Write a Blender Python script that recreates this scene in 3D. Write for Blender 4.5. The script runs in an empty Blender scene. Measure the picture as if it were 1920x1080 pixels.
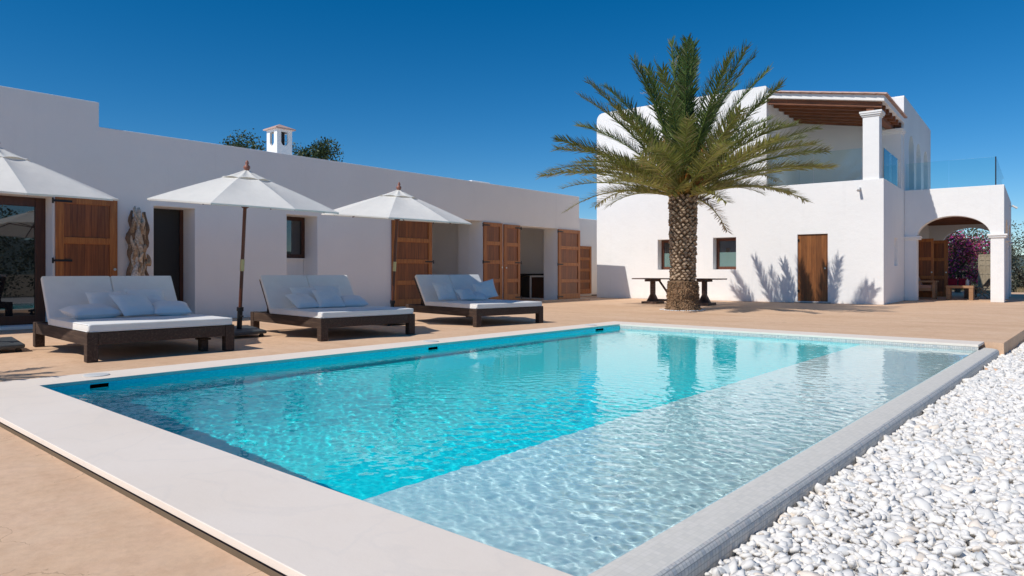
import bpy, math, random
import numpy as np
from mathutils import Vector, Matrix, noise
from mathutils.geometry import tessellate_polygon
rad = math.radians
sc = bpy.context.scene
COL = sc.collection
random.seed(7)

# ------------------------------------------------------------------ camera
cd = bpy.data.cameras.new('camera'); cam = bpy.data.objects.new('camera', cd); COL.objects.link(cam)
sc.camera = cam
cd.sensor_width = 36; cd.lens = 24.26; cd.shift_y = -30 / 1920; cd.clip_start = .05; cd.clip_end = 4000
cam.location = (0, 0, 1); cam.rotation_euler = (math.pi / 2, 0, rad(41.08))
# ------------------------------------------------------------------ sky and sun
SUNV = Vector((.19, .94, -1)).normalized()
w = bpy.data.worlds.new('World'); sc.world = w; w.use_nodes = True
nt = w.node_tree; bg = nt.nodes['Background']
sky = nt.nodes.new('ShaderNodeTexSky'); sky.sky_type = 'NISHITA'; sky.sun_disc = False
sky.sun_elevation = math.asin(-SUNV.z); sky.sun_rotation = math.atan2(-SUNV.x, -SUNV.y)
sky.air_density = .8; sky.dust_density = 0; sky.ozone_density = 4.6; sky.altitude = 100
hs = nt.nodes.new('ShaderNodeHueSaturation'); hs.inputs['Saturation'].default_value = 1.36; hs.inputs['Hue'].default_value = .497
nt.links.new(sky.outputs[0], hs.inputs['Color']); nt.links.new(hs.outputs[0], bg.inputs[0])
bg.inputs[1].default_value = .085
sl = bpy.data.lights.new('sun', 'SUN'); so = bpy.data.objects.new('sun', sl); COL.objects.link(so)
sl.energy = 3.15; sl.angle = rad(.5); sl.color = (1, .95, .88)
so.rotation_euler = SUNV.to_track_quat('-Z', 'Y').to_euler(); so.location = (-5, -20, 25)
sl.cycles.is_caustics_light = True
sc.view_settings.view_transform = 'Standard'; sc.view_settings.look = 'None'
sc.view_settings.exposure = .22; sc.view_settings.gamma = 1
sc.cycles.use_denoising = True; sc.cycles.max_bounces = 12; sc.cycles.diffuse_bounces = 7; sc.cycles.transparent_max_bounces = 12
sc.cycles.sample_clamp_indirect = 6

# ------------------------------------------------------------------ materials
class NT:
    def __init__(s, name):
        s.m = bpy.data.materials.new(name); s.m.use_nodes = True; s.t = s.m.node_tree
        s.b = s.t.nodes['Principled BSDF']; s.out = s.t.nodes['Material Output']
        s.co = s.n('ShaderNodeTexCoord').outputs['Object']
    def n(s, ty, **kw):
        q = s.t.nodes.new(ty)
        for k, v in kw.items(): setattr(q, k, v)
        return q
    def l(s, a, b): s.t.links.new(a, b)
    def noise(s, scale, detail=4, rough=.55, vec=None, stretch=None):
        q = s.n('ShaderNodeTexNoise'); q.inputs['Scale'].default_value = scale
        q.inputs['Detail'].default_value = detail; q.inputs['Roughness'].default_value = rough
        v = vec or s.co
        if stretch:
            mp = s.n('ShaderNodeMapping'); mp.inputs['Scale'].default_value = stretch; s.l(v, mp.inputs[0]); v = mp.outputs[0]
        s.l(v, q.inputs['Vector']); return q.outputs['Fac']
    def ramp(s, fac, stops):
        q = s.n('ShaderNodeValToRGB'); e = q.color_ramp.elements
        while len(e) < len(stops): e.new(.5)
        for i, (p, c) in enumerate(stops):
            e[i].position = p; e[i].color = (*c, 1) if len(c) == 3 else c
        s.l(fac, q.inputs[0]); return q.outputs[0]
    def mix(s, f, a, b, bt='MIX'):
        q = s.n('ShaderNodeMix', data_type='RGBA', blend_type=bt)
        if isinstance(f, float): q.inputs[0].default_value = f
        else: s.l(f, q.inputs[0])
        for i, v in ((6, a), (7, b)):
            if isinstance(v, tuple): q.inputs[i].default_value = (*v, 1)
            else: s.l(v, q.inputs[i])
        return q.outputs[2]
    def math(s, op, a, b=0.):
        q = s.n('ShaderNodeMath', operation=op)
        for i, v in ((0, a), (1, b)):
            if isinstance(v, (int, float)): q.inputs[i].default_value = v
            else: s.l(v, q.inputs[i])
        return q.outputs[0]
    def bump(s, h, st=.3, dist=.01):
        q = s.n('ShaderNodeBump'); q.inputs['Strength'].default_value = st; q.inputs['Distance'].default_value = dist
        s.l(h, q.inputs['Height']); s.l(q.outputs[0], s.b.inputs['Normal'])
    def col(s, c):
        if isinstance(c, tuple): s.b.inputs['Base Color'].default_value = (*c, 1)
        else: s.l(c, s.b.inputs['Base Color'])
    def rough(s, r):
        if isinstance(r, float): s.b.inputs['Roughness'].default_value = r
        else: s.l(r, s.b.inputs['Roughness'])

def simple(name, c, r=.6, c2=None, scale=8, bump=0, metal=0, stretch=None):
    k = NT(name)
    c2 = c2 or tuple(x * .85 for x in c)
    f = k.noise(scale, 5, .6, stretch=stretch)
    k.col(k.ramp(f, [(.3, c2), (.7, c)])); k.rough(float(r)); k.b.inputs['Metallic'].default_value = metal
    if bump: k.bump(f, bump, .02)
    return k.m

def mk_plaster():
    k = NT('plaster')
    big = k.noise(.45, 4, .6); med = k.noise(3.5, 5, .6); fine = k.noise(30, 4, .6)
    c = k.mix(k.ramp(big, [(.35, (0, 0, 0)), (.7, (1, 1, 1))]), (.87, .855, .83), (.915, .90, .875))
    st = k.noise(1.2, 6, .75, stretch=(1, 1, .25))
    c = k.mix(k.ramp(st, [(.58, (0, 0, 0)), (.8, (.28, .28, .28))]), c, (.72, .71, .69))
    sz = k.n('ShaderNodeSeparateXYZ'); k.l(k.co, sz.inputs[0])
    low = k.math('MULTIPLY', k.ramp(k.math('ADD', sz.outputs[2], k.math('MULTIPLY', med, .35)), [(.16, (1, 1, 1)), (.34, (0, 0, 0))]), .35)
    c = k.mix(low, c, (.66, .58, .50))
    drip = k.noise(2.4, 5, .7, stretch=(1, 1, .06)); c = k.mix(k.ramp(drip, [(.60, (0, 0, 0)), (.78, (.22, .22, .22))]), c, (.66, .64, .62))
    k.col(c); k.rough(.85)
    h = k.math('ADD', k.math('MULTIPLY', med, 1.9), k.math('MULTIPLY', fine, .22)); k.bump(h, .35, .02)
    return k.m

def mk_terrace():
    k = NT('terrace_concrete')
    a = k.noise(.5, 6, .62); b = k.noise(3.2, 7, .66); c_ = k.noise(26, 5, .6); s_ = k.noise(.9, 5, .6, stretch=(.35, 2.2, 1))
    c = k.ramp(a, [(.3, (.69, .445, .285)), (.5, (.77, .515, .34)), (.72, (.82, .575, .405))])
    c = k.mix(k.ramp(b, [(.35, (0, 0, 0)), (.72, (.75, .75, .75))]), c, (.77, .53, .34))
    c = k.mix(k.ramp(s_, [(.48, (0, 0, 0)), (.7, (.5, .5, .5))]), c, (.60, .365, .22))
    mo = k.noise(7, 6, .72); c = k.mix(k.ramp(mo, [(.44, (0, 0, 0)), (.62, (.32, .32, .32))]), c, (.56, .345, .205))
    mo2 = k.noise(1.4, 5, .7); c = k.mix(k.ramp(mo2, [(.52, (0, 0, 0)), (.66, (.4, .4, .4))]), c, (.80, .58, .40))
    # hairline cracks
    v = k.n('ShaderNodeTexVoronoi', feature='DISTANCE_TO_EDGE'); v.inputs['Scale'].default_value = .55
    dn = k.n('ShaderNodeTexNoise'); dn.inputs['Scale'].default_value = 2.2; dn.inputs['Detail'].default_value = 6; k.l(k.co, dn.inputs['Vector'])
    ad = k.n('ShaderNodeVectorMath', operation='MULTIPLY_ADD'); k.l(dn.outputs['Color'], ad.inputs[0]); ad.inputs[1].default_value = (.9, .9, .9); k.l(k.co, ad.inputs[2])
    k.l(ad.outputs[0], v.inputs['Vector'])
    line = k.math('LESS_THAN', v.outputs['Distance'], .0022)
    mask = k.math('GREATER_THAN', k.noise(1.3, 3, .5), .55)
    crack = k.math('MULTIPLY', line, mask)
    c = k.mix(k.math('MULTIPLY', crack, .4), c, (.30, .19, .12))
    # dark specks
    v2 = k.n('ShaderNodeTexVoronoi'); v2.inputs['Scale'].default_value = 4.5; k.l(k.co, v2.inputs['Vector'])
    sp = k.math('LESS_THAN', v2.outputs['Distance'], k.math('MULTIPLY', k.noise(1.7, 2, .5), .055))
    c = k.mix(k.math('MULTIPLY', sp, .6), c, (.17, .10, .06))
    c = k.mix(k.ramp(c_, [(.4, (0, 0, 0)), (.8, (.25, .25, .25))]), c, (.40, .28, .2))
    k.col(c); k.rough(.9); k.b.inputs['Specular IOR Level'].default_value = .15
    h = k.math('ADD', k.math('MULTIPLY', b, .8), k.math('MULTIPLY', c_, .25)); h = k.math('SUBTRACT', h, k.math('MULTIPLY', crack, .6))
    k.bump(h, .35, .012)
    return k.m

def mk_marble():
    k = NT('white_marble')
    a = k.noise(.8, 5, .6); w_ = k.n('ShaderNodeTexNoise'); w_.inputs['Scale'].default_value = 1.1; w_.inputs['Detail'].default_value = 8
    w_.inputs['Distortion'].default_value = 1.6; k.l(k.co, w_.inputs['Vector'])
    vein = k.ramp(w_.outputs['Fac'], [(.46, (0, 0, 0)), (.5, (.10, .10, .10)), (.53, (0, 0, 0))])
    c = k.mix(k.ramp(a, [(.3, (0, 0, 0)), (.7, (1, 1, 1))]), (.84, .73, .62), (.89, .79, .69))
    c = k.mix(vein, c, (.56, .54, .52))
    v2 = k.n('ShaderNodeTexVoronoi'); v2.inputs['Scale'].default_value = 3.5; k.l(k.co, v2.inputs['Vector'])
    sp = k.math('LESS_THAN', v2.outputs['Distance'], k.math('MULTIPLY', k.noise(1.7, 2, .5), .022))
    c = k.mix(k.math('MULTIPLY', sp, .7), c, (.2, .13, .08))
    k.col(c); k.rough(.85); k.b.inputs['Specular IOR Level'].default_value = .15; k.bump(k.noise(18, 5, .6), .12, .01)
    return k.m

def mk_mosaic(name, cols, grout, size=.0265, r=.25, gw=.11, gstr=1.0):
    k = NT(name)
    sc_ = k.n('ShaderNodeVectorMath', operation='MULTIPLY_ADD'); k.l(k.co, sc_.inputs[0])
    sc_.inputs[1].default_value = (1 / size,) * 3; sc_.inputs[2].default_value = (.37, .41, .43)
    fl = k.n('ShaderNodeVectorMath', operation='FLOOR'); k.l(sc_.outputs[0], fl.inputs[0])
    fr = k.n('ShaderNodeVectorMath', operation='FRACTION'); k.l(sc_.outputs[0], fr.inputs[0])
    wn = k.n('ShaderNodeTexWhiteNoise'); k.l(fl.outputs[0], wn.inputs['Vector'])
    g = k.n('ShaderNodeNewGeometry'); tc = k.n('ShaderNodeTexCoord')
    sf = k.n('ShaderNodeSeparateXYZ'); k.l(fr.outputs[0], sf.inputs[0])
    sn = k.n('ShaderNodeSeparateXYZ'); k.l(tc.outputs['Normal'], sn.inputs[0])
    m = None
    for i in range(3):
        x = k.math('MULTIPLY', k.math('LESS_THAN', sf.outputs[i], gw), k.math('LESS_THAN', k.math('ABSOLUTE', sn.outputs[i]), .75))
        m = x if m is None else k.math('MAXIMUM', m, x)
    n_ = len(cols)
    c = k.ramp(wn.outputs['Value'], [((i + .5) / n_, cc) for i, cc in enumerate(cols)])
    c = k.mix(k.math('MULTIPLY', m, gstr), c, grout)
    k.col(c); k.rough(r); k.bump(k.math('SUBTRACT', 1., m), .25, .003)
    return k.m

def mk_wood(name, dark, mid, light, r=.55, scale=2.5, axis=2, planks=None):
    k = NT(name)
    st = [14, 14, 14]; st[axis] = .7
    f = k.noise(scale, 6, .65, stretch=tuple(st)); g = k.noise(.9, 3, .5)
    c = k.ramp(f, [(.25, dark), (.5, mid), (.75, light)])
    c = k.mix(k.ramp(g, [(.4, (0, 0, 0)), (.7, (.5, .5, .5))]), c, dark)
    if planks:
        pl, ax = planks
        sx = k.n('ShaderNodeSeparateXYZ'); k.l(k.co, sx.inputs[0])
        u = k.math('DIVIDE', sx.outputs[ax], pl); fu = k.math('FLOOR', u)
        wn = k.n('ShaderNodeTexWhiteNoise', noise_dimensions='1D'); k.l(fu, wn.inputs['W'])
        c = k.mix(k.math('MULTIPLY', wn.outputs['Value'], .45), c, tuple(x * .55 for x in dark))
        ln = k.math('LESS_THAN', k.math('FRACT', u), .05); c = k.mix(k.math('MULTIPLY', ln, .8), c, tuple(x * .25 for x in dark))
    k.col(c); k.rough(r); k.bump(f, .3, .008)
    return k.m

M = {}
M['plaster'] = mk_plaster(); M['terrace'] = mk_terrace(); M['marble'] = mk_marble()
M['mosaic'] = mk_mosaic('pale_mosaic', [(.58, .575, .54), (.66, .64, .59), (.69, .665, .62), (.60, .60, .58), (.67, .615, .565), (.47, .49, .50)], (.36, .355, .34), r=.6)
M['mosaic_top'] = mk_mosaic('limed_mosaic', [(.72, .68, .60), (.76, .715, .64), (.74, .70, .62), (.69, .655, .585)], (.62, .59, .53), gstr=.5, r=.85)
M['shelf'] = mk_mosaic('shelf_mosaic', [(.76, .91, .91), (.82, .94, .94), (.86, .95, .95), (.78, .92, .93)], (.70, .82, .81), gstr=.35)
M['deep'] = mk_mosaic('water_tint_mosaic', [(.0, .84, .88), (.01, .89, .93), (.03, .94, .96), (.0, .86, .90)], (.06, .88, .91), gstr=.4)  # turquoise put into pale tiles for the water's absorption and bounced light
M['wood'] = mk_wood('teak', (.12, .030, .007), (.30, .085, .017), (.45, .155, .034), .42, planks=(.115, 1))
M['wood_x'] = mk_wood('teak_plain', (.20, .055, .012), (.42, .14, .027), (.56, .22, .05), .42)
M['frame'] = mk_wood('dark_window_wood', (.035, .012, .006), (.07, .022, .010), (.12, .04, .018), .4)
M['frame2'] = mk_wood('red_window_wood', (.08, .024, .012), (.14, .045, .022), (.19, .07, .035), .45)
M['bedwood'] = mk_wood('weathered_dark_wood', (.022, .011, .007), (.050, .027, .017), (.13, .085, .058), .7, 3, axis=0)
M['beamwood'] = mk_wood('roof_beam_wood', (.10, .034, .012), (.22, .075, .028), (.34, .13, .05), .6, axis=0)
M['polewood'] = mk_wood('parasol_pole_wood', (.07, .018, .008), (.12, .034, .015), (.17, .055, .026), .35)
M['rawwood'] = mk_wood('pale_raw_wood', (.24, .125, .06), (.36, .20, .105), (.48, .30, .17), .7, axis=0)  # bare pale wood of the coffee table and armchair
M['oldwood'] = mk_wood('grey_old_wood', (.16, .125, .08), (.33, .265, .18), (.46, .38, .27), .85)
M['tablewood'] = mk_wood('table_wood', (.05, .025, .016), (.10, .055, .038), (.19, .13, .10), .65, axis=0)
def mk_fabric(name, c, tr=0., r=.9):
    k = NT(name)
    f = k.noise(6, 5, .6); fi = k.noise(160, 2, .5); wr = k.noise(2.2, 3, .5, stretch=(1, 1, 1))
    k.col(k.ramp(f, [(.3, tuple(x * .94 for x in c)), (.7, c)])); k.rough(r)
    k.bump(k.math('ADD', k.math('MULTIPLY', wr, 2.), k.math('MULTIPLY', fi, .08)), .35, .03)
    if tr:
        t = k.n('ShaderNodeBsdfTranslucent'); t.inputs[0].default_value = (*c, 1)
        mx = k.n('ShaderNodeMixShader'); mx.inputs[0].default_value = tr
        k.l(k.b.outputs[0], mx.inputs[1]); k.l(t.outputs[0], mx.inputs[2]); k.l(mx.outputs[0], k.out.inputs[0])
    return k.m
M['canvas'] = mk_fabric('cream_canvas', (.88, .86, .80), .20)
M['mattress'] = mk_fabric('white_mattress_cloth', (.83, .815, .785)); M['pillow'] = mk_fabric('white_pillow_cloth', (.80, .80, .79))
M['pinkcloth'] = mk_fabric('rose_cushion_cloth', (.45, .26, .19)); M['redcloth'] = mk_fabric('red_cushion_cloth', (.45, .02, .05))
M['black'] = simple('black_metal', (.018, .018, .02), .45, metal=.3)
M['baseblack'] = simple('dark_slate', (.07, .08, .085), .55, (.04, .046, .05), 5, .2)
M['dark'] = simple('dark_door', (.02, .017, .015), .5)
M['white'] = simple('white_plastic', (.75, .75, .73), .5); M['steel'] = simple('steel', (.6, .6, .6), .3, metal=1)
M['brass'] = simple('brass', (.62, .50, .25), .4, metal=.5)
M['terracotta'] = simple('terracotta', (.50, .27, .19), .8, (.36, .18, .12), 5, .3)
M['paletile'] = simple('pale_roof_tile', (.62, .44, .37), .8, (.50, .31, .24), 5, .3)
M['finial'] = simple('reddish_finial', (.32, .12, .08), .5)
M['stone'] = simple('stone_kerb', (.42, .36, .30), .8, (.3, .24, .19), 6, .4)
M['earth'] = simple('dry_ground', (.30, .235, .15), .95, (.20, .15, .09), .8, .5)
M['pebblebed'] = simple('pebble_ground', (.62, .60, .58), .9, (.40, .38, .36), 14, .6)
M['sheer'] = simple('pale_blind', (.42, .50, .48), .6)
M['hill'] = simple('scrub_hill', (.10, .13, .11), .95, (.055, .08, .065), .02)
M['bark'] = mk_wood('tree_bark', (.06, .045, .03), (.11, .085, .06), (.16, .13, .10), .9)
def mk_glass(name, tint, mixr):       # railing panes: see-through, reflecting at glancing angles
    k = NT(name); k.t.nodes.remove(k.b)
    tr = k.n('ShaderNodeBsdfTransparent'); tr.inputs[0].default_value = (*tint, 1)
    gl = k.n('ShaderNodeBsdfGlossy'); gl.inputs['Roughness'].default_value = .01; gl.inputs[0].default_value = (1, 1, 1, 1)
    fr = k.n('ShaderNodeFresnel'); fr.inputs['IOR'].default_value = mixr
    mx = k.n('ShaderNodeMixShader'); k.l(fr.outputs[0], mx.inputs[0]); k.l(tr.outputs[0], mx.inputs[1]); k.l(gl.outputs[0], mx.inputs[2])
    k.l(mx.outputs[0], k.out.inputs[0]); return k.m
M['railglass'] = mk_glass('railing_glass', (.90, .96, .95), 1.42)
def mk_pane(name, c):
    k = NT(name); k.col(c); k.rough(.015); k.b.inputs['IOR'].default_value = 2.1; return k.m
M['pane'] = mk_pane('window_glass', (.012, .014, .016)); M['pane2'] = mk_pane('window_glass_blind', (.17, .27, .25))
def mk_leaf(name, tr=.35):
    k = NT(name); at = k.n('ShaderNodeAttribute'); at.attribute_name = 'Col'
    k.l(at.outputs['Color'], k.b.inputs['Base Color']); k.rough(.5)
    t = k.n('ShaderNodeBsdfTranslucent'); k.l(at.outputs['Color'], t.inputs[0])
    mx = k.n('ShaderNodeMixShader'); mx.inputs[0].default_value = tr
    k.l(k.b.outputs[0], mx.inputs[1]); k.l(t.outputs[0], mx.inputs[2]); k.l(mx.outputs[0], k.out.inputs[0]); return k.m
M['leaf'] = mk_leaf('leaf', .3)
def mk_attr(name, r=.8, bump=.3, sc_=60):
    k = NT(name); at = k.n('ShaderNodeAttribute'); at.attribute_name = 'Col'
    f = k.noise(sc_, 4, .6)
    k.col(k.mix(k.ramp(f, [(.35, (.6, .6, .6)), (.65, (0, 0, 0))]), at.outputs['Color'], (.09, .055, .03))); k.rough(r); k.bump(f, bump, .01); return k.m
M['boot'] = mk_attr('palm_boot', .85, .5, 40)
k = NT('marble_pebble'); at = k.n('ShaderNodeAttribute'); at.attribute_name = 'Col'; k.l(at.outputs['Color'], k.b.inputs['Base Color']); k.rough(.85); k.b.inputs['Specular IOR Level'].default_value = .2; k.bump(k.noise(60, 4, .6), .25, .004); M['pebble'] = k.m
k = NT('pool_water'); k.b.inputs['Roughness'].default_value = 0.; k.b.inputs['IOR'].default_value = 1.333; k.b.inputs['Transmission Weight'].default_value = 1.
k.b.inputs['Base Color'].default_value = (.86, 1, 1, 1); M['water'] = k.m

# ------------------------------------------------------------------ mesh helpers
class MB:
    def __init__(s): s.v = []; s.f = []; s.c = None
    def add(s, vs, fs, T=None):
        i = len(s.v)
        s.v += [tuple(T @ Vector(p)) if T else tuple(p) for p in vs]
        s.f += [tuple(i + j for j in q) for q in fs]; return s
    def box(s, x0, x1, y0, y1, z0, z1, T=None):
        return s.add([(x0, y0, z0), (x1, y0, z0), (x1, y1, z0), (x0, y1, z0), (x0, y0, z1), (x1, y0, z1), (x1, y1, z1), (x0, y1, z1)],
                     [(0, 3, 2, 1), (4, 5, 6, 7), (0, 1, 5, 4), (1, 2, 6, 5), (2, 3, 7, 6), (3, 0, 4, 7)], T)
    def tube(s, pts, rs, n=10, caps=True):
        pts = [Vector(p) for p in pts]; rings = []
        up = None
        for i, p in enumerate(pts):
            d = (pts[min(i + 1, len(pts) - 1)] - pts[max(i - 1, 0)]).normalized()
            if up is None or abs(d.dot(up)) > .98: up = Vector((0, 0, 1)) if abs(d.z) < .9 else Vector((1, 0, 0))
            a = d.cross(up).normalized(); b = d.cross(a).normalized(); up = -b if False else up
            r = rs[i] if isinstance(rs, (list, tuple)) else rs
            rings.append([p + a * math.cos(t) * r + b * math.sin(t) * r for t in [2 * math.pi * k / n for k in range(n)]])
        i0 = len(s.v)
        for r_ in rings: s.v += [tuple(q) for q in r_]
        for i in range(len(pts) - 1):
            for k in range(n):
                a = i0 + i * n + k; b = i0 + i * n + (k + 1) % n
                s.f.append((a, b, b + n, a + n))
        if caps:
            s.f.append(tuple(i0 + k for k in range(n))[::-1]); s.f.append(tuple(i0 + (len(pts) - 1) * n + k for k in range(n)))
        return s
    def lathe(s, prof, n=20, cx=0, cy=0):
        return s.tube([(cx, cy, z) for r, z in prof], [r for r, z in prof], n)
    def build(s, name, m, parent=None, bevel=0, smooth=False, seg=2, T=None, rot=None, loc=None):
        me = bpy.data.meshes.new(name); me.from_pydata(s.v, [], s.f); me.materials.append(m); me.update()
        o = bpy.data.objects.new(name, me); COL.objects.link(o)
        if parent: o.parent = parent
        if loc is not None: o.location = loc
        if rot is not None: o.rotation_euler = rot
        if smooth: me.shade_smooth()
        if bevel:
            b = o.modifiers.new('b', 'BEVEL'); b.width = bevel; b.segments = seg; b.limit_method = 'ANGLE'; b.angle_limit = rad(40)
            if smooth is False and seg > 1: me.shade_smooth(); o.modifiers.new('n', 'WEIGHTED_NORMAL')
        if s.c is not None:
            a = me.color_attributes.new('Col', 'FLOAT_COLOR', 'POINT')
            arr = np.ones((len(s.v), 4), np.float32); arr[:, :3] = np.array(s.c, np.float32); a.data.foreach_set('color', arr.ravel())
        return o
def panel(outer, holes, org, u, v, th):
    """flat wall with openings: outline in (u,v), extruded back along -(u x v) by th"""
    org, u, v = Vector(org), Vector(u), Vector(v); n = u.cross(v).normalized()
    loops = [outer] + holes
    flat = [p for L in loops for p in L]
    tris = tessellate_polygon([[Vector((p[0], p[1], 0)) for p in L] for L in loops])
    mb = MB(); N = len(flat)
    mb.v = [tuple(org + u * p[0] + v * p[1]) for p in flat] + [tuple(org + u * p[0] + v * p[1] - n * th) for p in flat]
    for t in tris:
        a, b, c = [Vector((*flat[i], 0)) for i in t]
        if (b - a).cross(c - a).z < 0: t = t[::-1]
        mb.f.append(tuple(t)); mb.f.append(tuple(N + i for i in t[::-1]))
    k0 = 0
    for L in loops:
        for i in range(len(L)):
            a = k0 + i; b = k0 + (i + 1) % len(L); mb.f.append((a, b, N + b, N + a))
        k0 += len(L)
    me_fix = mb; return me_fix
def fixn(o):
    import bmesh
    b = bmesh.new(); b.from_mesh(o.data); bmesh.ops.recalc_face_normals(b, faces=b.faces); b.to_mesh(o.data); b.free(); return o
def rect(a, b, c, d): return [(a, c), (b, c), (b, d), (a, d)]
def arch(a, b, c, sp, top, n=20):
    cx = (a + b) / 2; r = (b - a) / 2
    return [(a, c), (b, c)] + [(cx + r * math.cos(math.pi * i / n), sp + (top - sp) * math.sin(math.pi * i / n)) for i in range(n + 1)]
def tag(o, label=None, cat=None, group=None, kind=None):
    if label: o['label'] = label
    if cat: o['category'] = cat
    if group: o['group'] = group
    if kind: o['kind'] = kind
    return o
def empty(name, loc=(0, 0, 0), rz=0, label=None, cat=None, group=None):
    o = bpy.data.objects.new(name, None); COL.objects.link(o); o.location = loc; o.rotation_euler = (0, 0, rz); o.empty_display_size = .2
    return tag(o, label, cat, group)
def np_mesh(name, V, Fc, m, cols=None, smooth=False, parent=None):
    me = bpy.data.meshes.new(name); V = np.asarray(V, np.float32); Fc = np.asarray(Fc, np.int32); k = Fc.shape[1]
    me.vertices.add(len(V)); me.vertices.foreach_set('co', V.ravel())
    me.loops.add(Fc.size); me.loops.foreach_set('vertex_index', Fc.ravel())
    me.polygons.add(len(Fc)); me.polygons.foreach_set('loop_start', np.arange(0, Fc.size, k, dtype=np.int32))
    me.materials.append(m); me.update(calc_edges=True); me.validate()
    if smooth: me.shade_smooth()
    if cols is not None:
        a = me.color_attributes.new('Col', 'FLOAT_COLOR', 'POINT'); arr = np.ones((len(V), 4), np.float32); arr[:, :3] = cols
        a.data.foreach_set('color', arr.ravel())
    o = bpy.data.objects.new(name, me); COL.objects.link(o)
    if parent: o.parent = parent
    return o

# frames: the two buildings stand slightly rotated to the pool
WL, WR = Vector((-14.525, 20.35, 0)), rad(.84)
HL, HR = Vector((-5.274, 23.27, 0)), rad(3.80)
HM = Matrix.Translation(HL) @ Matrix.Rotation(HR, 4, 'Z'); WM = Matrix.Translation(WL) @ Matrix.Rotation(WR, 4, 'Z')
def Hw(x, y, z=0): return HM @ Vector((x, y, z))
def Ww(x, y, z=0): return WM @ Vector((x, y, z))

# ================================================================== SETTING
X0, X1, Y0, Y1 = -7.15, -1.42, 1.85, 11.35       # pool inner edge
XO = -1.21                                        # outer face of overflow wall
ZW = -.075                                        # water level
def flat(name, outer, holes, z, m, kind='structure', th=None):
    if th: o = fixn(panel(outer, holes, (0, 0, z), (1, 0, 0), (0, 1, 0), th).build(name, m))
    else:
        loops = [outer] + holes; fl = [p for L in loops for p in L]
        tr = tessellate_polygon([[Vector((*p, 0)) for p in L] for L in loops])
        mb = MB(); mb.v = [(p[0], p[1], z) for p in fl]
        for t in tr:
            a, b, c = [Vector((*fl[i], 0)) for i in t]
            mb.f.append(tuple(t) if (b - a).cross(c - a).z > 0 else tuple(t[::-1]))
        o = mb.build(name, m)
    return tag(o, kind=kind)
XE = -1.17
# paved terrace: L round the pool on the left and behind, stepping down in front of the coping
flat('terrace', [(-60, -30), (-7.64, -30), (-7.64, 11.93), (XE, 11.93), (XE, 22), (2.6, 42), (-60, 42)], [], -.004, M['terrace'], th=.24)
flat('lower_terrace', [(-7.64, -30), (XE, -30), (XE, 1.25), (-7.64, 1.25)], [], -.052, M['terrace'], th=.2)
flat('ground', [(-900, -900), (900, -900), (900, 1500), (-900, 1500)], [rect(X0 - .3, XO - .02, Y0 - .3, Y1 + .3)], -.27, M['earth'])
bed = flat('pebble_ground', [(XO + .01, -8), (10.5, -8), (10.5, 30), (4, 30), (XE + .006, 21.9)], [], -.235, M['pebblebed'])  # pebble sheet extended right, out of view, to bounce more light
# coping slabs
cop = panel([(-7.65, 1.265), (XO, 1.265), (XO, Y0), (X0, Y0), (X0, Y1), (X1 + .02, Y1), (X1 + .02, 11.94), (-7.65, 11.94)], [], (0, 0, 0), (1, 0, 0), (0, 1, 0), .034).build('pool_coping', M['marble'], bevel=.004)
fixn(cop); tag(cop, kind='structure')
sub = MB().box(-7.63, XO - .02, 1.30, Y0 - .012, -.26, -.035).box(-7.63, X0 - .012, Y0 - .012, Y1 + .012, -.26, -.035).box(-7.63, X1, Y1 + .012, 11.92, -.26, -.035).build('pool_surround', simple('shadow_gap_brown', (.26, .19, .13), .9)); tag(sub, kind='structure')  # surround coloured dark brown for the shadow gap under the coping
# basin
pb = empty('pool_basin'); tag(pb, kind='structure')
D, S, XS = -.80, -.36, -2.90
skim = [(2.25, 2.41), (6.44, 6.62), (10.53, 10.80)]
zt = -.034
deep = MB()
deep.f = []
D2 = -.46
deep.add([(X0, Y0, D), (XS, Y0, D2), (XS, Y1, D2), (X0, Y1, D)], [(0, 1, 2, 3)])
deep.add([(XS, Y0, D2), (XS, Y1, D2), (XS, Y1, S), (XS, Y0, S)], [(3, 2, 1, 0)])
deep.add([(X0, Y0, D), (XS, Y0, D2), (XS, Y0, zt), (X0, Y0, zt)], [(3, 2, 1, 0)])
deep.add([(X0, Y1, D), (XS, Y1, D2), (XS, Y1, -.2), (X0, Y1, -.2)], [(0, 1, 2, 3)][::-1])
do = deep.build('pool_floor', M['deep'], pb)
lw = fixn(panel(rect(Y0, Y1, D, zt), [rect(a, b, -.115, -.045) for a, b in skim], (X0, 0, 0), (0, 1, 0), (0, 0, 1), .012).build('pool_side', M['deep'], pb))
for a, b in skim: MB().box(X0 - .3, X0 - .012, a, b, -.13, -.036).build('skimmer', M['dark'], pb)
sh = MB().add([(XS, Y0, S), (X1, Y0, S), (X1, Y1, S), (XS, Y1, S)], [(0, 1, 2, 3)])
sh.add([(XS, Y1, S), (X1, Y1, S), (X1, Y1, -.2), (XS, Y1, -.2)], [(0, 1, 2, 3)]); sh.add([(XS, Y0, S), (X1, Y0, S), (X1, Y0, zt), (XS, Y0, zt)], [(3, 2, 1, 0)])
sh.add([(X1, Y0, S), (X1, Y1, S), (X1, Y1, ZW - .03), (X1, Y0, ZW - .03)], [(3, 2, 1, 0)])
sho = sh.build('pool_shelf', M['shelf'], pb)
wb = MB().add([(X0, Y1, -.2), (X1 + .02, Y1, -.2), (X1 + .02, Y1, zt), (X0, Y1, zt)], [(0, 1, 2, 3)]).build('waterline_band', M['mosaic'], pb)
for o in (do, lw, sho, wb): o.cycles.is_caustics_receiver = True
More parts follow.
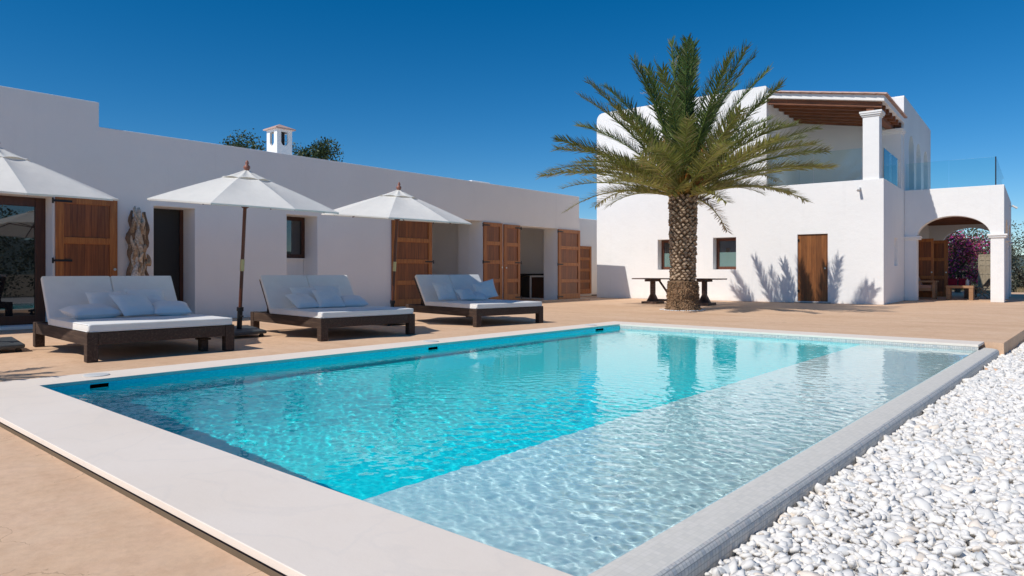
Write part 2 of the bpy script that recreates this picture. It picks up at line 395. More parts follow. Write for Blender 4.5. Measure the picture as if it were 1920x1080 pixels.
# overflow wall with a rounded tiled edge
ow = MB(); pr = [(X1, ZW - .35), (X1, ZW - .012), (X1 + .012, ZW - .003), (X1 + .05, ZW + .001)]
pr += [(X1 + .14, ZW - .006)] + [(XO - .045 + .045 * math.sin(t), ZW - .055 + .045 * math.cos(t)) for t in [0, .3, .6, .9, 1.2, 1.57]] + [(XO, -.5)]
n = len(pr)
ow.v = [(x, y, z) for y in (Y0 - .02, Y1 + .45) for x, z in pr]
ow.f = [(i, i + 1, n + i + 1, n + i) for i in range(n - 1)] + [tuple(range(n)), tuple(range(n, 2 * n))[::-1]]
owo = fixn(ow.build('overflow_wall', M['mosaic'])); owo.data.materials.append(M['mosaic_top'])
for p_ in owo.data.polygons:
    c_ = p_.center
    if abs(p_.normal.z) > .97 and len(p_.vertices) == 4: p_.material_index = 1
if 1:
    owo.data.shade_auto_smooth(angle=rad(50)) if hasattr(owo.data, 'shade_auto_smooth') else None
tag(owo, 'pale mosaic tiled overflow wall along the pool beside the white pebbles', 'wall')
# water: real ripples
NX, NY = 540, 860
xs = np.linspace(X0, X1 + .006, NX); ys = np.linspace(Y0, Y1, NY); XX, YY = np.meshgrid(xs, ys)
rng = np.random.default_rng(3); Z = np.zeros_like(XX)
amp = .72 + .6 * np.sin(XX * .9 + 1.3 * np.sin(YY * .5)) * np.sin(YY * .6 + 1)
for i in range(150):
    Lw = .034 * (8 ** (rng.uniform(0, 1) ** 1.3)); kk = 2 * math.pi / Lw; th = rng.normal(1.15, .85); A = Lw * .00135 * rng.uniform(.4, 1)
    wx = XX + .06 * np.sin(YY * 1.7 + i); wy = YY + .06 * np.sin(XX * 1.9 + 2 * i)
    Z += A * np.sin(kk * (wx * math.cos(th) + wy * math.sin(th)) + rng.uniform(0, 6.28))
Z *= amp * (.38 + .72 / (1 + np.exp((YY - 4.6) / .8)) + .18 * (XX > -3))
for cx_, cy_, A in ((-2.1, 3.1, .0010), (-3.2, 5.0, .0006), (-1.9, 6.2, .0005)):
    R_ = np.hypot(XX - cx_, YY - cy_); Z += A * np.sin(R_ * 2 * math.pi / .13) * np.exp(-R_ / 1.0)
edge = np.clip(np.minimum(np.minimum(XX - X0, X1 - XX), np.minimum(YY - Y0, Y1 - YY)) / .05, 0, 1) * .7 + .3
V = np.stack([XX, YY, ZW + Z * edge], -1).reshape(-1, 3); idx = np.arange(NX * NY).reshape(NY, NX)
Fq = np.stack([idx[:-1, :-1], idx[:-1, 1:], idx[1:, 1:], idx[1:, :-1]], -1).reshape(-1, 4)
wo = np_mesh('water', V, Fq, M['water'], smooth=True); wo.cycles.is_caustics_caster = True; tag(wo, kind='structure')
for (x, y) in ((-7.42, 2.39), (-7.41, 6.72), (-7.41, 10.75)):
    o = MB().lathe([(.11, 0), (.115, .004), (.105, .009), (.03, .010), (.001, .010)], 28).build('skimmer_lid', M['white'], loc=(x, y, .001), smooth=False)
    tag(o, {2.39: 'round white skimmer lid in the coping nearest the front pool corner', 6.72: 'round white skimmer lid in the coping in front of the middle daybed', 10.75: 'round white skimmer lid in the coping near the far pool corner'}[y], 'skimmer lid', 'skimmer lids in the coping')
# pebbles: one loose mass
def ico():
    import bmesh
    b = bmesh.new(); bmesh.ops.create_icosphere(b, subdivisions=2, radius=1)
    v = np.array([tuple(q.co) for q in b.verts], np.float32); f = np.array([[q.index for q in t.verts] for t in b.faces], np.int32); b.free(); return v, f
iv, if_ = ico()
def pebbles():
    pts = []
    r = np.random.default_rng(5)
    def region(y0, y1, xmax, step, lay):
        x = np.arange(XO + .03, xmax, step); y = np.arange(y0, y1, step)
        for l in range(lay):
            a, b = np.meshgrid(x, y); n_ = a.size
            pts.append(np.stack([a.ravel() + r.uniform(-.6, .6, n_) * step, b.ravel() + r.uniform(-.6, .6, n_) * step,
                                 np.full(n_, -.225 + l * .024) + r.uniform(-.012, .014, n_), np.full(n_, step * .62)], -1))
    region(1.0, 4.2, .75, .033, 3); region(4.2, 9.0, .75, .042, 3); region(9.0, 21.5, .6, .056, 2)
    P = np.concatenate(pts); P[:, 0] = np.maximum(P[:, 0], XO + .025)
    P = P[P[:, 0] > (XO + .02 + np.clip(P[:, 1] - 11.9, 0, 1) * .05)]
    n_ = len(P); V = np.empty((n_, len(iv), 3), np.float32)
    sz = P[:, 3] * r.lognormal(0, .33, n_); sz = np.minimum(sz, .05) * .9
    tv = []
    for k_ in range(12):
        q = iv.copy(); 
        d = np.array([1 + .60 * noise.noise(Vector(p) * 1.15 + Vector((k_ * 7.3, 0, 0))) + .22 * noise.noise(Vector(p) * 2.6 + Vector((0, k_ * 3.1, 0))) for p in q.tolist()])
        tv.append(q * d[:, None] * np.array([1.28, .84, .60]))
    tv = np.array(tv)
    ki = r.integers(0, 12, n_); base = tv[ki] * sz[:, None, None]
    a = r.uniform(0, 6.28, n_); t = r.normal(0, .45, n_)
    ca, sa, ct, st = np.cos(a), np.sin(a), np.cos(t), np.sin(t)
    x = base[..., 0] * ct[:, None] - base[..., 2] * st[:, None]; z = base[..., 0] * st[:, None] + base[..., 2] * ct[:, None]; y = base[..., 1]
    V[..., 0] = x * ca[:, None] - y * sa[:, None] + P[:, None, 0]; V[..., 1] = x * sa[:, None] + y * ca[:, None] + P[:, None, 1]; V[..., 2] = z + P[:, None, 2]
    V[..., 0] = np.maximum(V[..., 0], XO + .002)
    F_ = (if_[None] + (np.arange(n_) * len(iv))[:, None, None]).reshape(-1, 3)
    g = r.uniform(.84, 1, n_)[:, None] * np.array([.92, .88, .82]); 
    warm = r.random(n_); g[warm < .04] *= np.array([1, .92, .84]); g[warm > .93] *= np.array([.84, .87, .90]); g[(warm > .05) & (warm < .0515)] *= np.array([.95, .62, .42])
    C_ = np.repeat(g, len(iv), 0)
    o = np_mesh('pebbles', V.reshape(-1, 3), F_, M['pebble'], C_, smooth=True); tag(o, kind='stuff'); return n_
print('pebbles', pebbles())
# hills far away
hv = []; hn = 90
for j, (r_, hgt) in enumerate(((380, -.3), (450, 14), (540, 34), (660, 52), (820, 40), (980, -.3))):
    for i in range(hn + 1):
        a = rad(-60 + 150 * i / hn); hh = hgt * (.55 + .8 * noise.noise(Vector((i * .11, j * .3, 4)))) if hgt > 0 else -.3
        hv.append((r_ * math.sin(a), r_ * math.cos(a), hh))
hm = MB(); hm.v = hv; hm.f = [(j * (hn + 1) + i, j * (hn + 1) + i + 1, (j + 1) * (hn + 1) + i + 1, (j + 1) * (hn + 1) + i) for j in range(5) for i in range(hn)]
tag(hm.build('hills', M['hill'], smooth=True), kind='structure')

# ================================================================== joinery
def shutter(parent, y0, y1, z0, z1, x, mats=('wood', 'wood_x'), rails=4, hinge=0, knob=0, ax=0, name='shutter', rot=None):
    """framed plank leaf lying in the plane x (ax=0) or y (ax=1)"""
    W_ = y1 - y0; H_ = z1 - z0; t = .045; st = min(.13, W_ * .15)
    T = Matrix.Translation((x, y0, z0)) if ax == 0 else Matrix.Translation((y0, x, z0)) @ Matrix.Rotation(-math.pi / 2, 4, 'Z')
    if rot: T = T @ rot
    pl = MB(); pl.box(.008, .022, .01, W_ - .01, .02, H_ - .02)
    o = pl.build(name, M[mats[0]], parent); o.matrix_local = T
    f = MB(); f.box(0, t, 0, st, 0, H_).box(0, t, W_ - st, W_, 0, H_)
    rh = .12
    for i in range(rails + 1):
        zc = i * (H_ - rh) / rails; hh = rh * (1.6 if i == 0 else 1)
        f.box(.001, t - .002, st, W_ - st, zc, zc + hh)
    f.build('door_frame', M[mats[1]], o, bevel=.005, seg=1)
    if hinge:
        for zc in (H_ * .03, H_ * .49, H_ * .955):
            h = MB()
            if hinge > 0: h.box(t, t + .008, -.05, .26, zc, zc + .04).tube([(t, -.045, zc - .03), (t, -.045, zc + .07)], .016, 8)
            else: h.box(t, t + .008, W_ - .26, W_ + .05, zc, zc + .04).tube([(t, W_ + .045, zc - .03), (t, W_ + .045, zc + .07)], .016, 8)
            h.build('hinge', M['black'], o)
    if knob:
        yk = W_ - .06 if knob > 0 else .06
        k_ = MB(); k_.tube([(t, yk, H_ * .43), (t + .03, yk, H_ * .43), (t + .045, yk, H_ * .43)], [.014, .012, .026], 12); k_.build('knob', M['steel'], o)
    return o
def window(parent, u0, u1, z0, z1, d, ax=0, fm='frame', pane='pane', fw=.09, sign=1, blind=None):
    """framed window set in plane d"""
    def B(mb, a, b, c, e, p, q):
        return mb.box(p, q, a, b, c, e) if ax == 0 else mb.box(a, b, p, q, c, e)
    s = sign; lo, hi = sorted((d, d + s * .07))
    f = MB()
    B(f, u0, u0 + fw, z0, z1, lo, hi); B(f, u1 - fw, u1, z0, z1, lo, hi); B(f, u0 + fw, u1 - fw, z0, z0 + fw, lo, hi); B(f, u0 + fw, u1 - fw, z1 - fw, z1, lo, hi)
    o = f.build('window', M[fm], parent, bevel=.004, seg=1)
    lo, hi = sorted((d + s * .02, d + s * .032))
    if blind:
        zb = z0 + fw + (z1 - z0 - 2 * fw) * blind
        B(MB(), u0 + fw, u1 - fw, z0 + fw, zb, lo, hi).build('pane', M['pane2'], o); B(MB(), u0 + fw, u1 - fw, zb, z1 - fw, lo, hi).build('pane', M[pane], o)
    else: B(MB(), u0 + fw, u1 - fw, z0 + fw, z1 - fw, lo, hi).build('pane', M[pane], o)
    return o

# ================================================================== LEFT WING
wing = empty('house_wing', WL, WR, 'long single-storey white plastered wing with open wooden shutters left of the pool', 'house')
holes = [rect(-19.3, -16.45, .06, 2.34), rect(-14.72, -13.9, .02, 2.31), rect(-11.78, -10.96, .02, 2.33), rect(-7.27, -5.13, .02, 2.55), rect(-3.40, -1.32, .02, 2.50)]
fixn(panel([(-26, 0), (0, 0), (0, 3.715), (-15.7, 3.715), (-15.7, 4.17), (-26, 4.17)], holes, (0, 0, 0), (0, 1, 0), (0, 0, 1), .6).build('wall', M['plaster'], wing, bevel=.012))
body = MB()
body.box(-9, -.6, -.4, 0, 0, 3.713)                       # end wall
body.box(-9, -8.6, -26, -.4, 0, 3.713)                    # back wall
body.box(-4.4, -4.0, -26, -9.0, 0, 3.2).box(-3.2, -2.9, -9.0, -6.35, 0, 3.2).box(-3.2, -2.9, -6.35, -5.75, 2.15, 3.2).box(-3.2, -2.9, -5.75, -.4, 0, 3.2)
body.box(-9, -.6, -9.4, -9.0, 0, 3.2).box(-8.6, -.6, -4.9, -4.6, 0, 3.2).box(-1.04, -.6, -5.13, -4.9, 0, 3.2)
body.box(-4, -.6, -13.4, -13.1, 0, 3.2).box(-8.6, -.6, -16.1, -15.9, 0, 3.2)
body.box(-8.6, -.75, -11.9, -10.8, 0, 1.32).box(-1.1, -.6, -11.78, -10.96, .02, 1.33)
body.box(-8.6, -8.5, -9, -5, 0, 3.2)
body.build('inner_wall', M['plaster'], wing)
rf = MB().box(-9, -.6, -26, -.4, 3.2, 3.42).box(-9, -.6, -26, -15.7, 3.43, 3.95).build('roof', M['plaster'], wing)
MB().box(-8.6, -.6, -26, -.4, -.02, .02).build('floor', M['terrace'], wing)
# chimney with arched smoke openings under a tiled cap
ch = empty('chimney'); ch.parent = rf; ch.location = (-1.98, -10.84, 3.4)
cw, cl_, chh = .50, .44, 1.33
hx = [arch(.17, .33, .97, 1.02, 1.20, 8)]
def chole(w_): return [(w_ / 2 - .10, .98), (w_ / 2 - .05, .91), (w_ / 2 + .05, .91), (w_ / 2 + .10, .98), (w_ / 2 + .10, 1.27), (w_ / 2 - .10, 1.27)]
o = MB()
for P_ in (panel(rect(0, cl_, 0, chh), [chole(cl_)], (0, 0, 0), (0, 1, 0), (0, 0, 1), .06), panel(rect(0, cl_, 0, chh), [chole(cl_)], (-cw, cl_, 0), (0, -1, 0), (0, 0, 1), .06),
           panel(rect(.06, cw - .06, 0, chh), [chole(cw)], (-cw, 0, 0), (1, 0, 0), (0, 0, 1), .06), panel(rect(.06, cw - .06, 0, chh), [chole(cw)], (0, cl_, 0), (-1, 0, 0), (0, 0, 1), .06)):
    o.add(P_.v, P_.f)
fixn(o.build('shaft', M['plaster'], ch))
MB().box(-cw + .065, -.065, .065, cl_ - .065, 0, .9).box(-cw + .15, -.12, .12, cl_ - .15, .9, 1.3).build('flue', M['dark'], ch)
c_ = MB(); e = .07; c_.add([(-cw - e, -e, chh), (e, -e, chh), (e, cl_ + e, chh), (-cw - e, cl_ + e, chh), (-cw / 2, cl_ / 2, chh + .17), (-cw - e, -e, chh + .03), (e, -e, chh + .03), (e, cl_ + e, chh + .03), (-cw - e, cl_ + e, chh + .03)],
    [(0, 3, 2, 1), (0, 1, 6, 5), (1, 2, 7, 6), (2, 3, 8, 7), (3, 0, 5, 8), (5, 6, 4), (6, 7, 4), (7, 8, 4), (8, 5, 4)])
c_.build('chimney_cap', M['paletile'], ch)
# low vent
v_ = MB().box(-2.75, -2.05, -3.45, -2.75, 3.42, 4.0).box(-2.85, -1.95, -3.55, -2.65, 4.06, 4.12)
for x in (-2.7, -2.15):
    for y in (-3.4, -2.85): v_.box(x, x + .08, y, y + .08, 4.0, 4.06)
v_.build('roof_vent', M['plaster'], rf, bevel=.01)
# glazed door, dark door, niche window
window(wing, -19.3, -16.45, .06, 2.34, -.46, fm='frame', fw=.16)
dd = MB().box(-.60, -.56, -14.72, -13.9, .02, 2.31).build('door', M['dark'], wing); MB().box(-.56, -.53, -13.97, -13.9, .02, 2.31).build('frame', M['frame'], dd)
window(wing, -11.78, -10.96, 1.335, 2.33, -.60, fw=.09)
MB().box(-.62, -.50, -11.775, -10.965, 1.31, 1.333).build('sill', M['plaster'], wing)
shutter(wing, -16.42, -15.40, .06, 2.36, .01, rails=3, hinge=1, knob=1)
shutter(wing, -8.70, -7.27, .08, 2.50, .01, mats=('wood', 'wood_x'), rails=4, hinge=-1)
shutter(wing, -5.13, -4.27, .10, 2.52, .01, hinge=1, knob=1)
shutter(wing, -4.19, -3.40, .10, 2.50, .01, hinge=-1, knob=-1)
shutter(wing, -1.32, -.01, .05, 2.49, .01, hinge=1)
st_ = MB().box(.0, .30, -6.9, .25, -.01, .05).build('step', M['terrace'], wing, bevel=.008)
# outdoor kitchen counter inside the last opening
kc = empty('kitchen_counter', Ww(-1.8, -.41), WR, 'dark topped white kitchen counter with brown cupboard door inside the open wing', 'counter')
kb = MB().box(-1.1, 1.19, -.08, -.0, .02, .88)
for x in (-1.1, -.28, .34, 1.13): kb.box(x, x + .06, -.62, -.08, .02, .88)
kb.box(.40, 1.13, -.62, -.56, .82, .88).box(-1.04, 1.13, -.60, -.08, .02, .06); kb.build('body', M['plaster'], kc)
MB().box(-1.1, 1.19, -.66, 0, .88, .94).build('worktop', M['dark'], kc, bevel=.004)
MB().box(-.215, .335, -.50, -.47, .06, .86).build('shade_panel', M['dark'], kc)  # dark panel painted in for the shade of the open bay
MB().box(.41, 1.12, -.60, -.575, .07, .81).build('cupboard_door', M['frame'], kc)
# garden wall behind with one more leaf
gw = empty('garden_wall', Ww(-2.0, 0), WR, 'shaded white wall with a brown plank door between the wing and the house', 'wall')
MB().box(-.4, 0, .3, 12, 0, 3.22).build('wall', M['plaster'], gw, bevel=.02)
shutter(gw, 2.55, 3.72, .10, 2.07, .01, name='door')
MB().box(0, .5, 3.8, 6, 0, .05).build('step', M['stone'], gw)

# driftwood sculpture
dr = MB(); dr.c = []; rr = random.Random(4); base = Ww(.17, -15.07)
def strand(y0, x0, amp, fq, ph, z0, z1, r0, col, n_=34, flat_=1.):
    pts, rs = [], []
    for j in range(n_):
        t = j / (n_ - 1); zz = z0 + (z1 - z0) * t
        pts.append((x0 + .04 * math.sin(zz * fq * 1.3 + ph * 2), y0 * .85 * (1.1 - .2 * zz / 2.2) + .75 * amp * math.sin(zz * fq + ph) + .015 * math.sin(zz * 17 + ph), zz))
        rs.append(r0 * (1 + .35 * math.sin(zz * 8 + ph) + .22 * math.sin(zz * 21 + ph * 3)) * (1 if t < .93 else max(.3, 1 - (t - .93) / .07 * .6)))
    b_ = len(dr.v); dr.tube(pts, rs, 9)
    for q in range(b_, len(dr.v)):
        g = .8 + .35 * (noise.noise(Vector(dr.v[q]) * 9 + Vector((ph, 0, 0))) + .3); dr.c.append(tuple(min(.85, x * g) for x in col))
for y, z1 in ((-.15, 2.18), (-.10, 2.05), (0, 1.9), (.09, 2.0), (.15, 2.16)): strand(y, -.03, .02, 3, rr.uniform(0, 6), 0, z1, .062, (.24, .15, .09))
for i in range(13):
    strand(rr.uniform(-.11, .11), rr.uniform(.05, .10), rr.uniform(.035, .075), rr.uniform(3.2, 5.5), rr.uniform(0, 6.28), rr.choice((0, 0, .3)), rr.uniform(1.95, 2.26), rr.uniform(.026, .042), rr.choice(((.72, .62, .50), (.66, .50, .35), (.78, .70, .60), (.52, .34, .20))))
for i in range(30):
    z = rr.uniform(0, 2.0); y = rr.uniform(-.12, .12); L = rr.uniform(.12, .35)
    strand(y, rr.uniform(.08, .13), .05, rr.uniform(5, 9), rr.uniform(0, 6.28), z, z + L, rr.uniform(.018, .034), rr.choice(((.70, .58, .44), (.60, .40, .24), (.75, .68, .58))), 9)
M['drift'] = mk_attr('driftwood', .85, .6, 28)
do_ = dr.build('driftwood_sculpture', M['drift'], smooth=True, loc=base, rot=(0, 0, WR)); tag(do_, 'tall twisted pale driftwood trunk standing against the wing wall', 'sculpture')

# ================================================================== RIGHT HOUSE
house = empty('main_house', HL, HR, 'two-storey white plastered house with covered roof terrace and arched porch', 'house')
def rc(cx, cy, r, a0, a1, n=6): return [(cx + r * math.cos(rad(a0 + (a1 - a0) * i / n)), cy + r * math.sin(rad(a0 + (a1 - a0) * i / n))) for i in range(n + 1)]
fo = [(-10.04, 0), (0, 0), (0, 3.855)] + [(-3.5, 3.855)] + rc(-3.56, 7.19, .06, 0, 90, 3) + rc(-9.76, 6.92, .28, 90, 180)
fixn(panel(fo, [rect(-7.45, -6.63, 1.085, 2.19), rect(-5.345, -4.53, 1.09, 2.20), rect(-2.51, -1.59, .05, 2.22)], (0, 0, 0), (1, 0, 0), (0, 0, 1), .4).build('wall', M['plaster'], house, bevel=.02))
fixn(panel(rect(.4, 4.07, 0, 3.855), [rect(1.97, 2.62, 1.21, 2.13)], (0, 0, 0), (0, 1, 0), (0, 0, 1), .3).build('wall', M['plaster'], house))
hb = MB().box(-10.04, -3.5, .4, 10, 0, 7.0).box(-3.5, -.3, .4, 11.6, 0, 3.80).box(-3.5, -.3, 4.0, 11.6, 3.80, 7.19).box(-.3, 0, 4.07, 11.6, 0, 3.855)
hb.box(-3.85, -3.5, .4, 10, 7.0, 7.24).box(-10.04, -9.7, .4, 10, 7.0, 7.1)
hb.build('wall', M['plaster'], house, bevel=.02)
fixn(panel([(4.0, 3.857), (11.6, 3.857), (11.6, 7.2), (4.06, 7.2), (4.0, 7.14)], [arch(5.15, 6.51, 3.93, 5.45, 6.05), arch(7.09, 8.47, 3.93, 5.45, 6.05), arch(9.25, 10.65, 3.93, 5.45, 6.05)], (0, 0, 0), (0, 1, 0), (0, 0, 1), .3).build('wall', M['plaster'], house))
for a, b in ((5.15, 6.51), (7.09, 8.47), (9.25, 10.65)): MB().box(-.298, -.27, a, b, 3.93, 6.05).build('window', M['pane2'], house)
MB().box(-.3, -.002, .4, 4.0, 3.80, 3.853).build('parapet_top', M['plaster'], house)
for a, b, bl in ((-7.45, -6.63, 0), (-5.345, -4.53, .55)): window(house, a, b, 1.09, 2.19, .39, ax=1, fm='frame2', sign=-1, fw=.10, blind=.56)
d_ = MB().box(-2.505, -1.595, .05, .10, .05, 2.215).build('door', mk_wood('door_planks', (.14, .045, .012), (.28, .10, .026), (.40, .165, .05), .4, planks=(.15, 0)), house)
MB().tube([(-1.67, .05, 1.12), (-1.67, .02, 1.12), (-1.67, .0, 1.12)], [.012, .012, .028], 12).build('knob', M['steel'], d_)
for z in (.35, 2.0): MB().box(-2.535, -2.46, .02, .06, z, z + .07).build('hinge', M['black'], d_)
MB().box(-2.6, -1.5, -.06, .05, -.01, .03).build('threshold', M['stone'], house)
# covered terrace: pillars, carrier beam, joists, tiled roof
def pillar(x0, x1, y0, y1, z0, z1):
    p = MB().box(x0, x1, y0, y1, z0, z1).build('pillar', M['plaster'], house, bevel=.01)
    c = MB()
    for e, a, b in ((.03, -.10, -.05), (.065, -.05, -.0), (.085, 0, .06)): c.box(x0 - e, x1 + e, y0 - e, y1 + e, z1 + a, z1 + b)
    c.build('capital', M['plaster'], p, bevel=.006); return p
pillar(-.59, -.13, .05, .50, 3.857, 5.90); pillar(-.62, -.02, 3.5, 3.99, 3.857, 5.90)
zr = lambda x: 6.98 - (x + 3.5) * .175
roof = MB(); roof.add([(-3.498, -.1, zr(-3.5) - .17), (.03, -.1, zr(.03) - .17), (.03, 3.995, zr(.03) - .17), (-3.498, 3.995, zr(-3.5) - .17), (-3.498, -.1, zr(-3.5)), (.03, -.1, zr(.03)), (.03, 3.995, zr(.03)), (-3.498, 3.995, zr(-3.5))],
    [(0, 3, 2, 1), (4, 5, 6, 7), (0, 1, 5, 4), (1, 2, 6, 5), (2, 3, 7, 6), (3, 0, 4, 7)])
ro = roof.build('roof', M['plaster'], house, bevel=.008)
tl = MB()
for j in range(21):
    y = -.12 + j * .2
    for i in range(13):
        x = .10 - i * .31
        if x - .3 < -3.5: continue
        T = Matrix.Translation((x - .16, y, zr(x - .16) + .012 + .012)) @ Matrix.Rotation(math.atan(.175) + .035, 4, 'Y')
        vs = []; 
        for s_, r_ in ((-.17, .082), (.17, .095)):
            for q in range(7):
                a = math.pi * q / 6; vs.append((s_, -r_ * math.cos(a), r_ * .62 * math.sin(a)))
        for s_, r_ in ((-.17, .082), (.17, .095)):
            for q in range(7):
                a = math.pi * q / 6; vs.append((s_, -(r_ - .014) * math.cos(a), (r_ - .014) * .62 * math.sin(a)))
        fs = [(q, q + 1, 8 + q, 7 + q) for q in range(6)] + [(14 + q, 21 + q, 22 + q, 15 + q) for q in range(6)] + [(7 + q, 8 + q, 22 + q, 21 + q) for q in range(6)] + [(q, 14 + q, 15 + q, q + 1) for q in range(6)]
        tl.add(vs, fs, T)
tl.build('roof_tiles', M['paletile'], ro)
jb = MB().box(-.50, -.28, .1, 3.98, 5.97, 6.17).build('carrier_beam', M['beamwood'], house, bevel=.01)
for j in range(7):
    y = .04 + j * .62
    b_ = MB(); T = Matrix.Translation((0, y, 0))
    za = zr(-3.45) - .175; zb = zr(-.06) - .175
    b_.add([(-3.47, 0, za - .17), (-.06, 0, zb - .17), (-.06, .12, zb - .17), (-3.47, .12, za - .17), (-3.47, 0, za), (-.06, 0, zb), (-.06, .12, zb), (-3.47, .12, za)],
           [(0, 3, 2, 1), (4, 5, 6, 7), (0, 1, 5, 4), (1, 2, 6, 5), (2, 3, 7, 6), (3, 0, 4, 7)], T)
    b_.build('joist', M['beamwood'], house, bevel=.006, seg=1)
MB().box(-.46, -.30, .12, .3, 6.172, 6.22).build('beam_pad', M['stone'], house)
# porch with arches
po = [(0, 0), (.38, 0)] + [(.38, 2.2)] + [(1.435 - 1.055 * math.cos(math.pi * i / 24), 2.2 + .70 * math.sin(math.pi * i / 24)) for i in range(1, 24)] + [(2.49, 2.2), (2.49, 0), (2.86, 0), (2.86, 3.86), (0, 3.86)]
fixn(panel(po, [], (0.002, 4.07, 0), (1, 0, 0), (0, 0, 1), .45).build('porch_wall', M['plaster'], house, bevel=.012))
po2 = [(0, 0), (.45, 0)] + [(.45, 2.15)] + [(1.47 - 1.02 * math.cos(math.pi * i / 24), 2.15 + .72 * math.sin(math.pi * i / 24)) for i in range(1, 24)] + [(2.49, 2.15), (2.49, 0), (2.86, 0), (2.86, 3.86), (0, 3.86)]
fixn(panel(po2, [], (0.002, 11.2, 0), (1, 0, 0), (0, 0, 1), .4).build('porch_wall', M['plaster'], house))
side = [(4.52, 0), (5.0, 0)] + [(6.4 - 1.4 * math.cos(math.pi * i / 20), 2.15 + .7 * math.sin(math.pi * i / 20)) for i in range(21)] + [(7.8, 0), (8.3, 0)] + [(9.6 - 1.3 * math.cos(math.pi * i / 20), 2.15 + .7 * math.sin(math.pi * i / 20)) for i in range(21)] + [(10.9, 0), (11.2, 0), (11.2, 3.86), (4.52, 3.86)]
fixn(panel(side, [], (2.862, 0, 0), (0, 1, 0), (0, 0, 1), .37).build('porch_wall', M['plaster'], house))
MB().box(.004, 2.49, 4.52, 11.2, 3.12, 3.84).build('porch_roof', M['plaster'], house)
pc = MB()
for i in range(14): pc.box(.01, 2.48, 4.53 + i * .476, 4.63 + i * .476, 2.98, 3.10)
pc.box(.01, 2.48, 4.53, 11.19, 3.10, 3.118); pc.build('porch_ceiling', M['beamwood'], house)
for x0, x1 in ((.002, .50), (2.40, 2.95)):
    cm = MB(); cm.box(x0 if x0 > .1 else .002, x1, 4.0, 4.59, 2.19, 2.25).box(x0 + (.03 if x0 > .1 else 0), x1 - .03, 4.03, 4.56, 2.13, 2.19)
    cm.build('moulding', M['plaster'], house, bevel=.01)
for y0, y1 in ((7.72, 8.38), (10.82, 11.25)): MB().box(2.43, 2.93, y0, y1, 2.13, 2.2).build('moulding', M['plaster'], house, bevel=.01)
shutter(house, .03, .60, .03, 2.27, 6.9, ax=1, rails=3, name='door', knob=1)
shutter(house, .05, .93, .03, 2.25, 8.4, ax=1, rails=3, name='door', knob=1)
# aerial on the main roof behind the palm
an = MB().tube([(0, 0, 0), (0, 0, 1.1)], .015, 6).tube([(-.35, 0, 1.05), (.35, 0, 1.05)], .008, 5)
for i in range(6): an.tube([(-.3 + i * .12, -.16, 1.05), (-.3 + i * .12, .16, 1.05)], .005, 5)
ao = an.build('aerial', M['steel'], ro.parent, loc=(-8.4, 1.2, 7.0))
# wall lamps
def wall_lamp(loc, rz, label):
    t = empty('wall_spotlight', loc, rz, label, 'lamp', 'white spotlights on the house walls')
    MB().box(-.04, .04, -.04, 0, -.05, .05).build('bracket', M['white'], t)
    b = MB(); b.tube([(0, -.07, .04), (0, -.16, -.02), (0, -.24, -.075)], [.035, .04, .042], 16); b.build('lamp_head', M['white'], t, smooth=False)
    MB().tube([(0, -.03, 0), (0, -.09, .02)], .02, 8).build('arm', M['white'], t)
    return t
wall_lamp(Hw(-.665, 0, 3.58), HR, 'white spotlight on the sunlit house wall below the terrace pillar')
wall_lamp(Hw(2.865, 9.6, 3.55), HR + math.pi / 2, 'white spotlight on the outer side wall of the porch at the right')
# glass balustrades
def balu(label, segs, z0, z1):
    t = empty('glass_balustrade', HL, HR, label, 'railing', 'clear glass railings of the roof terraces')
    for (x0, y0, x1, y1, n_) in segs:
        for i in range(n_):
            a = Vector((x0 + (x1 - x0) * i / n_, y0 + (y1 - y0) * i / n_, 0)); b = Vector((x0 + (x1 - x0) * (i + 1) / n_, y0 + (y1 - y0) * (i + 1) / n_, 0))
            d = (b - a).normalized(); a2 = a + d * .008; b2 = b - d * .008; nn = Vector((-d.y, d.x, 0)) * .006
            m_ = MB(); vs = [a2 - nn, b2 - nn, b2 + nn, a2 + nn]
            m_.add([(p.x, p.y, z) for z in (z0, z1) for p in vs], [(0, 3, 2, 1), (4, 5, 6, 7), (0, 1, 5, 4), (1, 2, 6, 5), (2, 3, 7, 6), (3, 0, 4, 7)])
            m_.build('glass_pane', M['railglass'], t)
    return t
balu('clear glass railing left of the white terrace pillar, behind palm fronds', [(-3.47, .12, -.62, .12, 2)], 3.858, 4.86)
balu('clear glass railing right of the white terrace pillar, facing the porch roof', [(-.08, .52, -.08, 3.45, 2)], 3.858, 4.86)
b3 = balu('long clear glass railing round the porch roof at the right', [(.03, 4.14, 2.62, 4.14, 2), (2.64, 4.16, 2.64, 11.0, 4)], 3.862, 4.80)
MB().box(2.615, 2.65, 4.125, 4.155, 3.862, 4.80).build('corner_post', M['black'], b3)

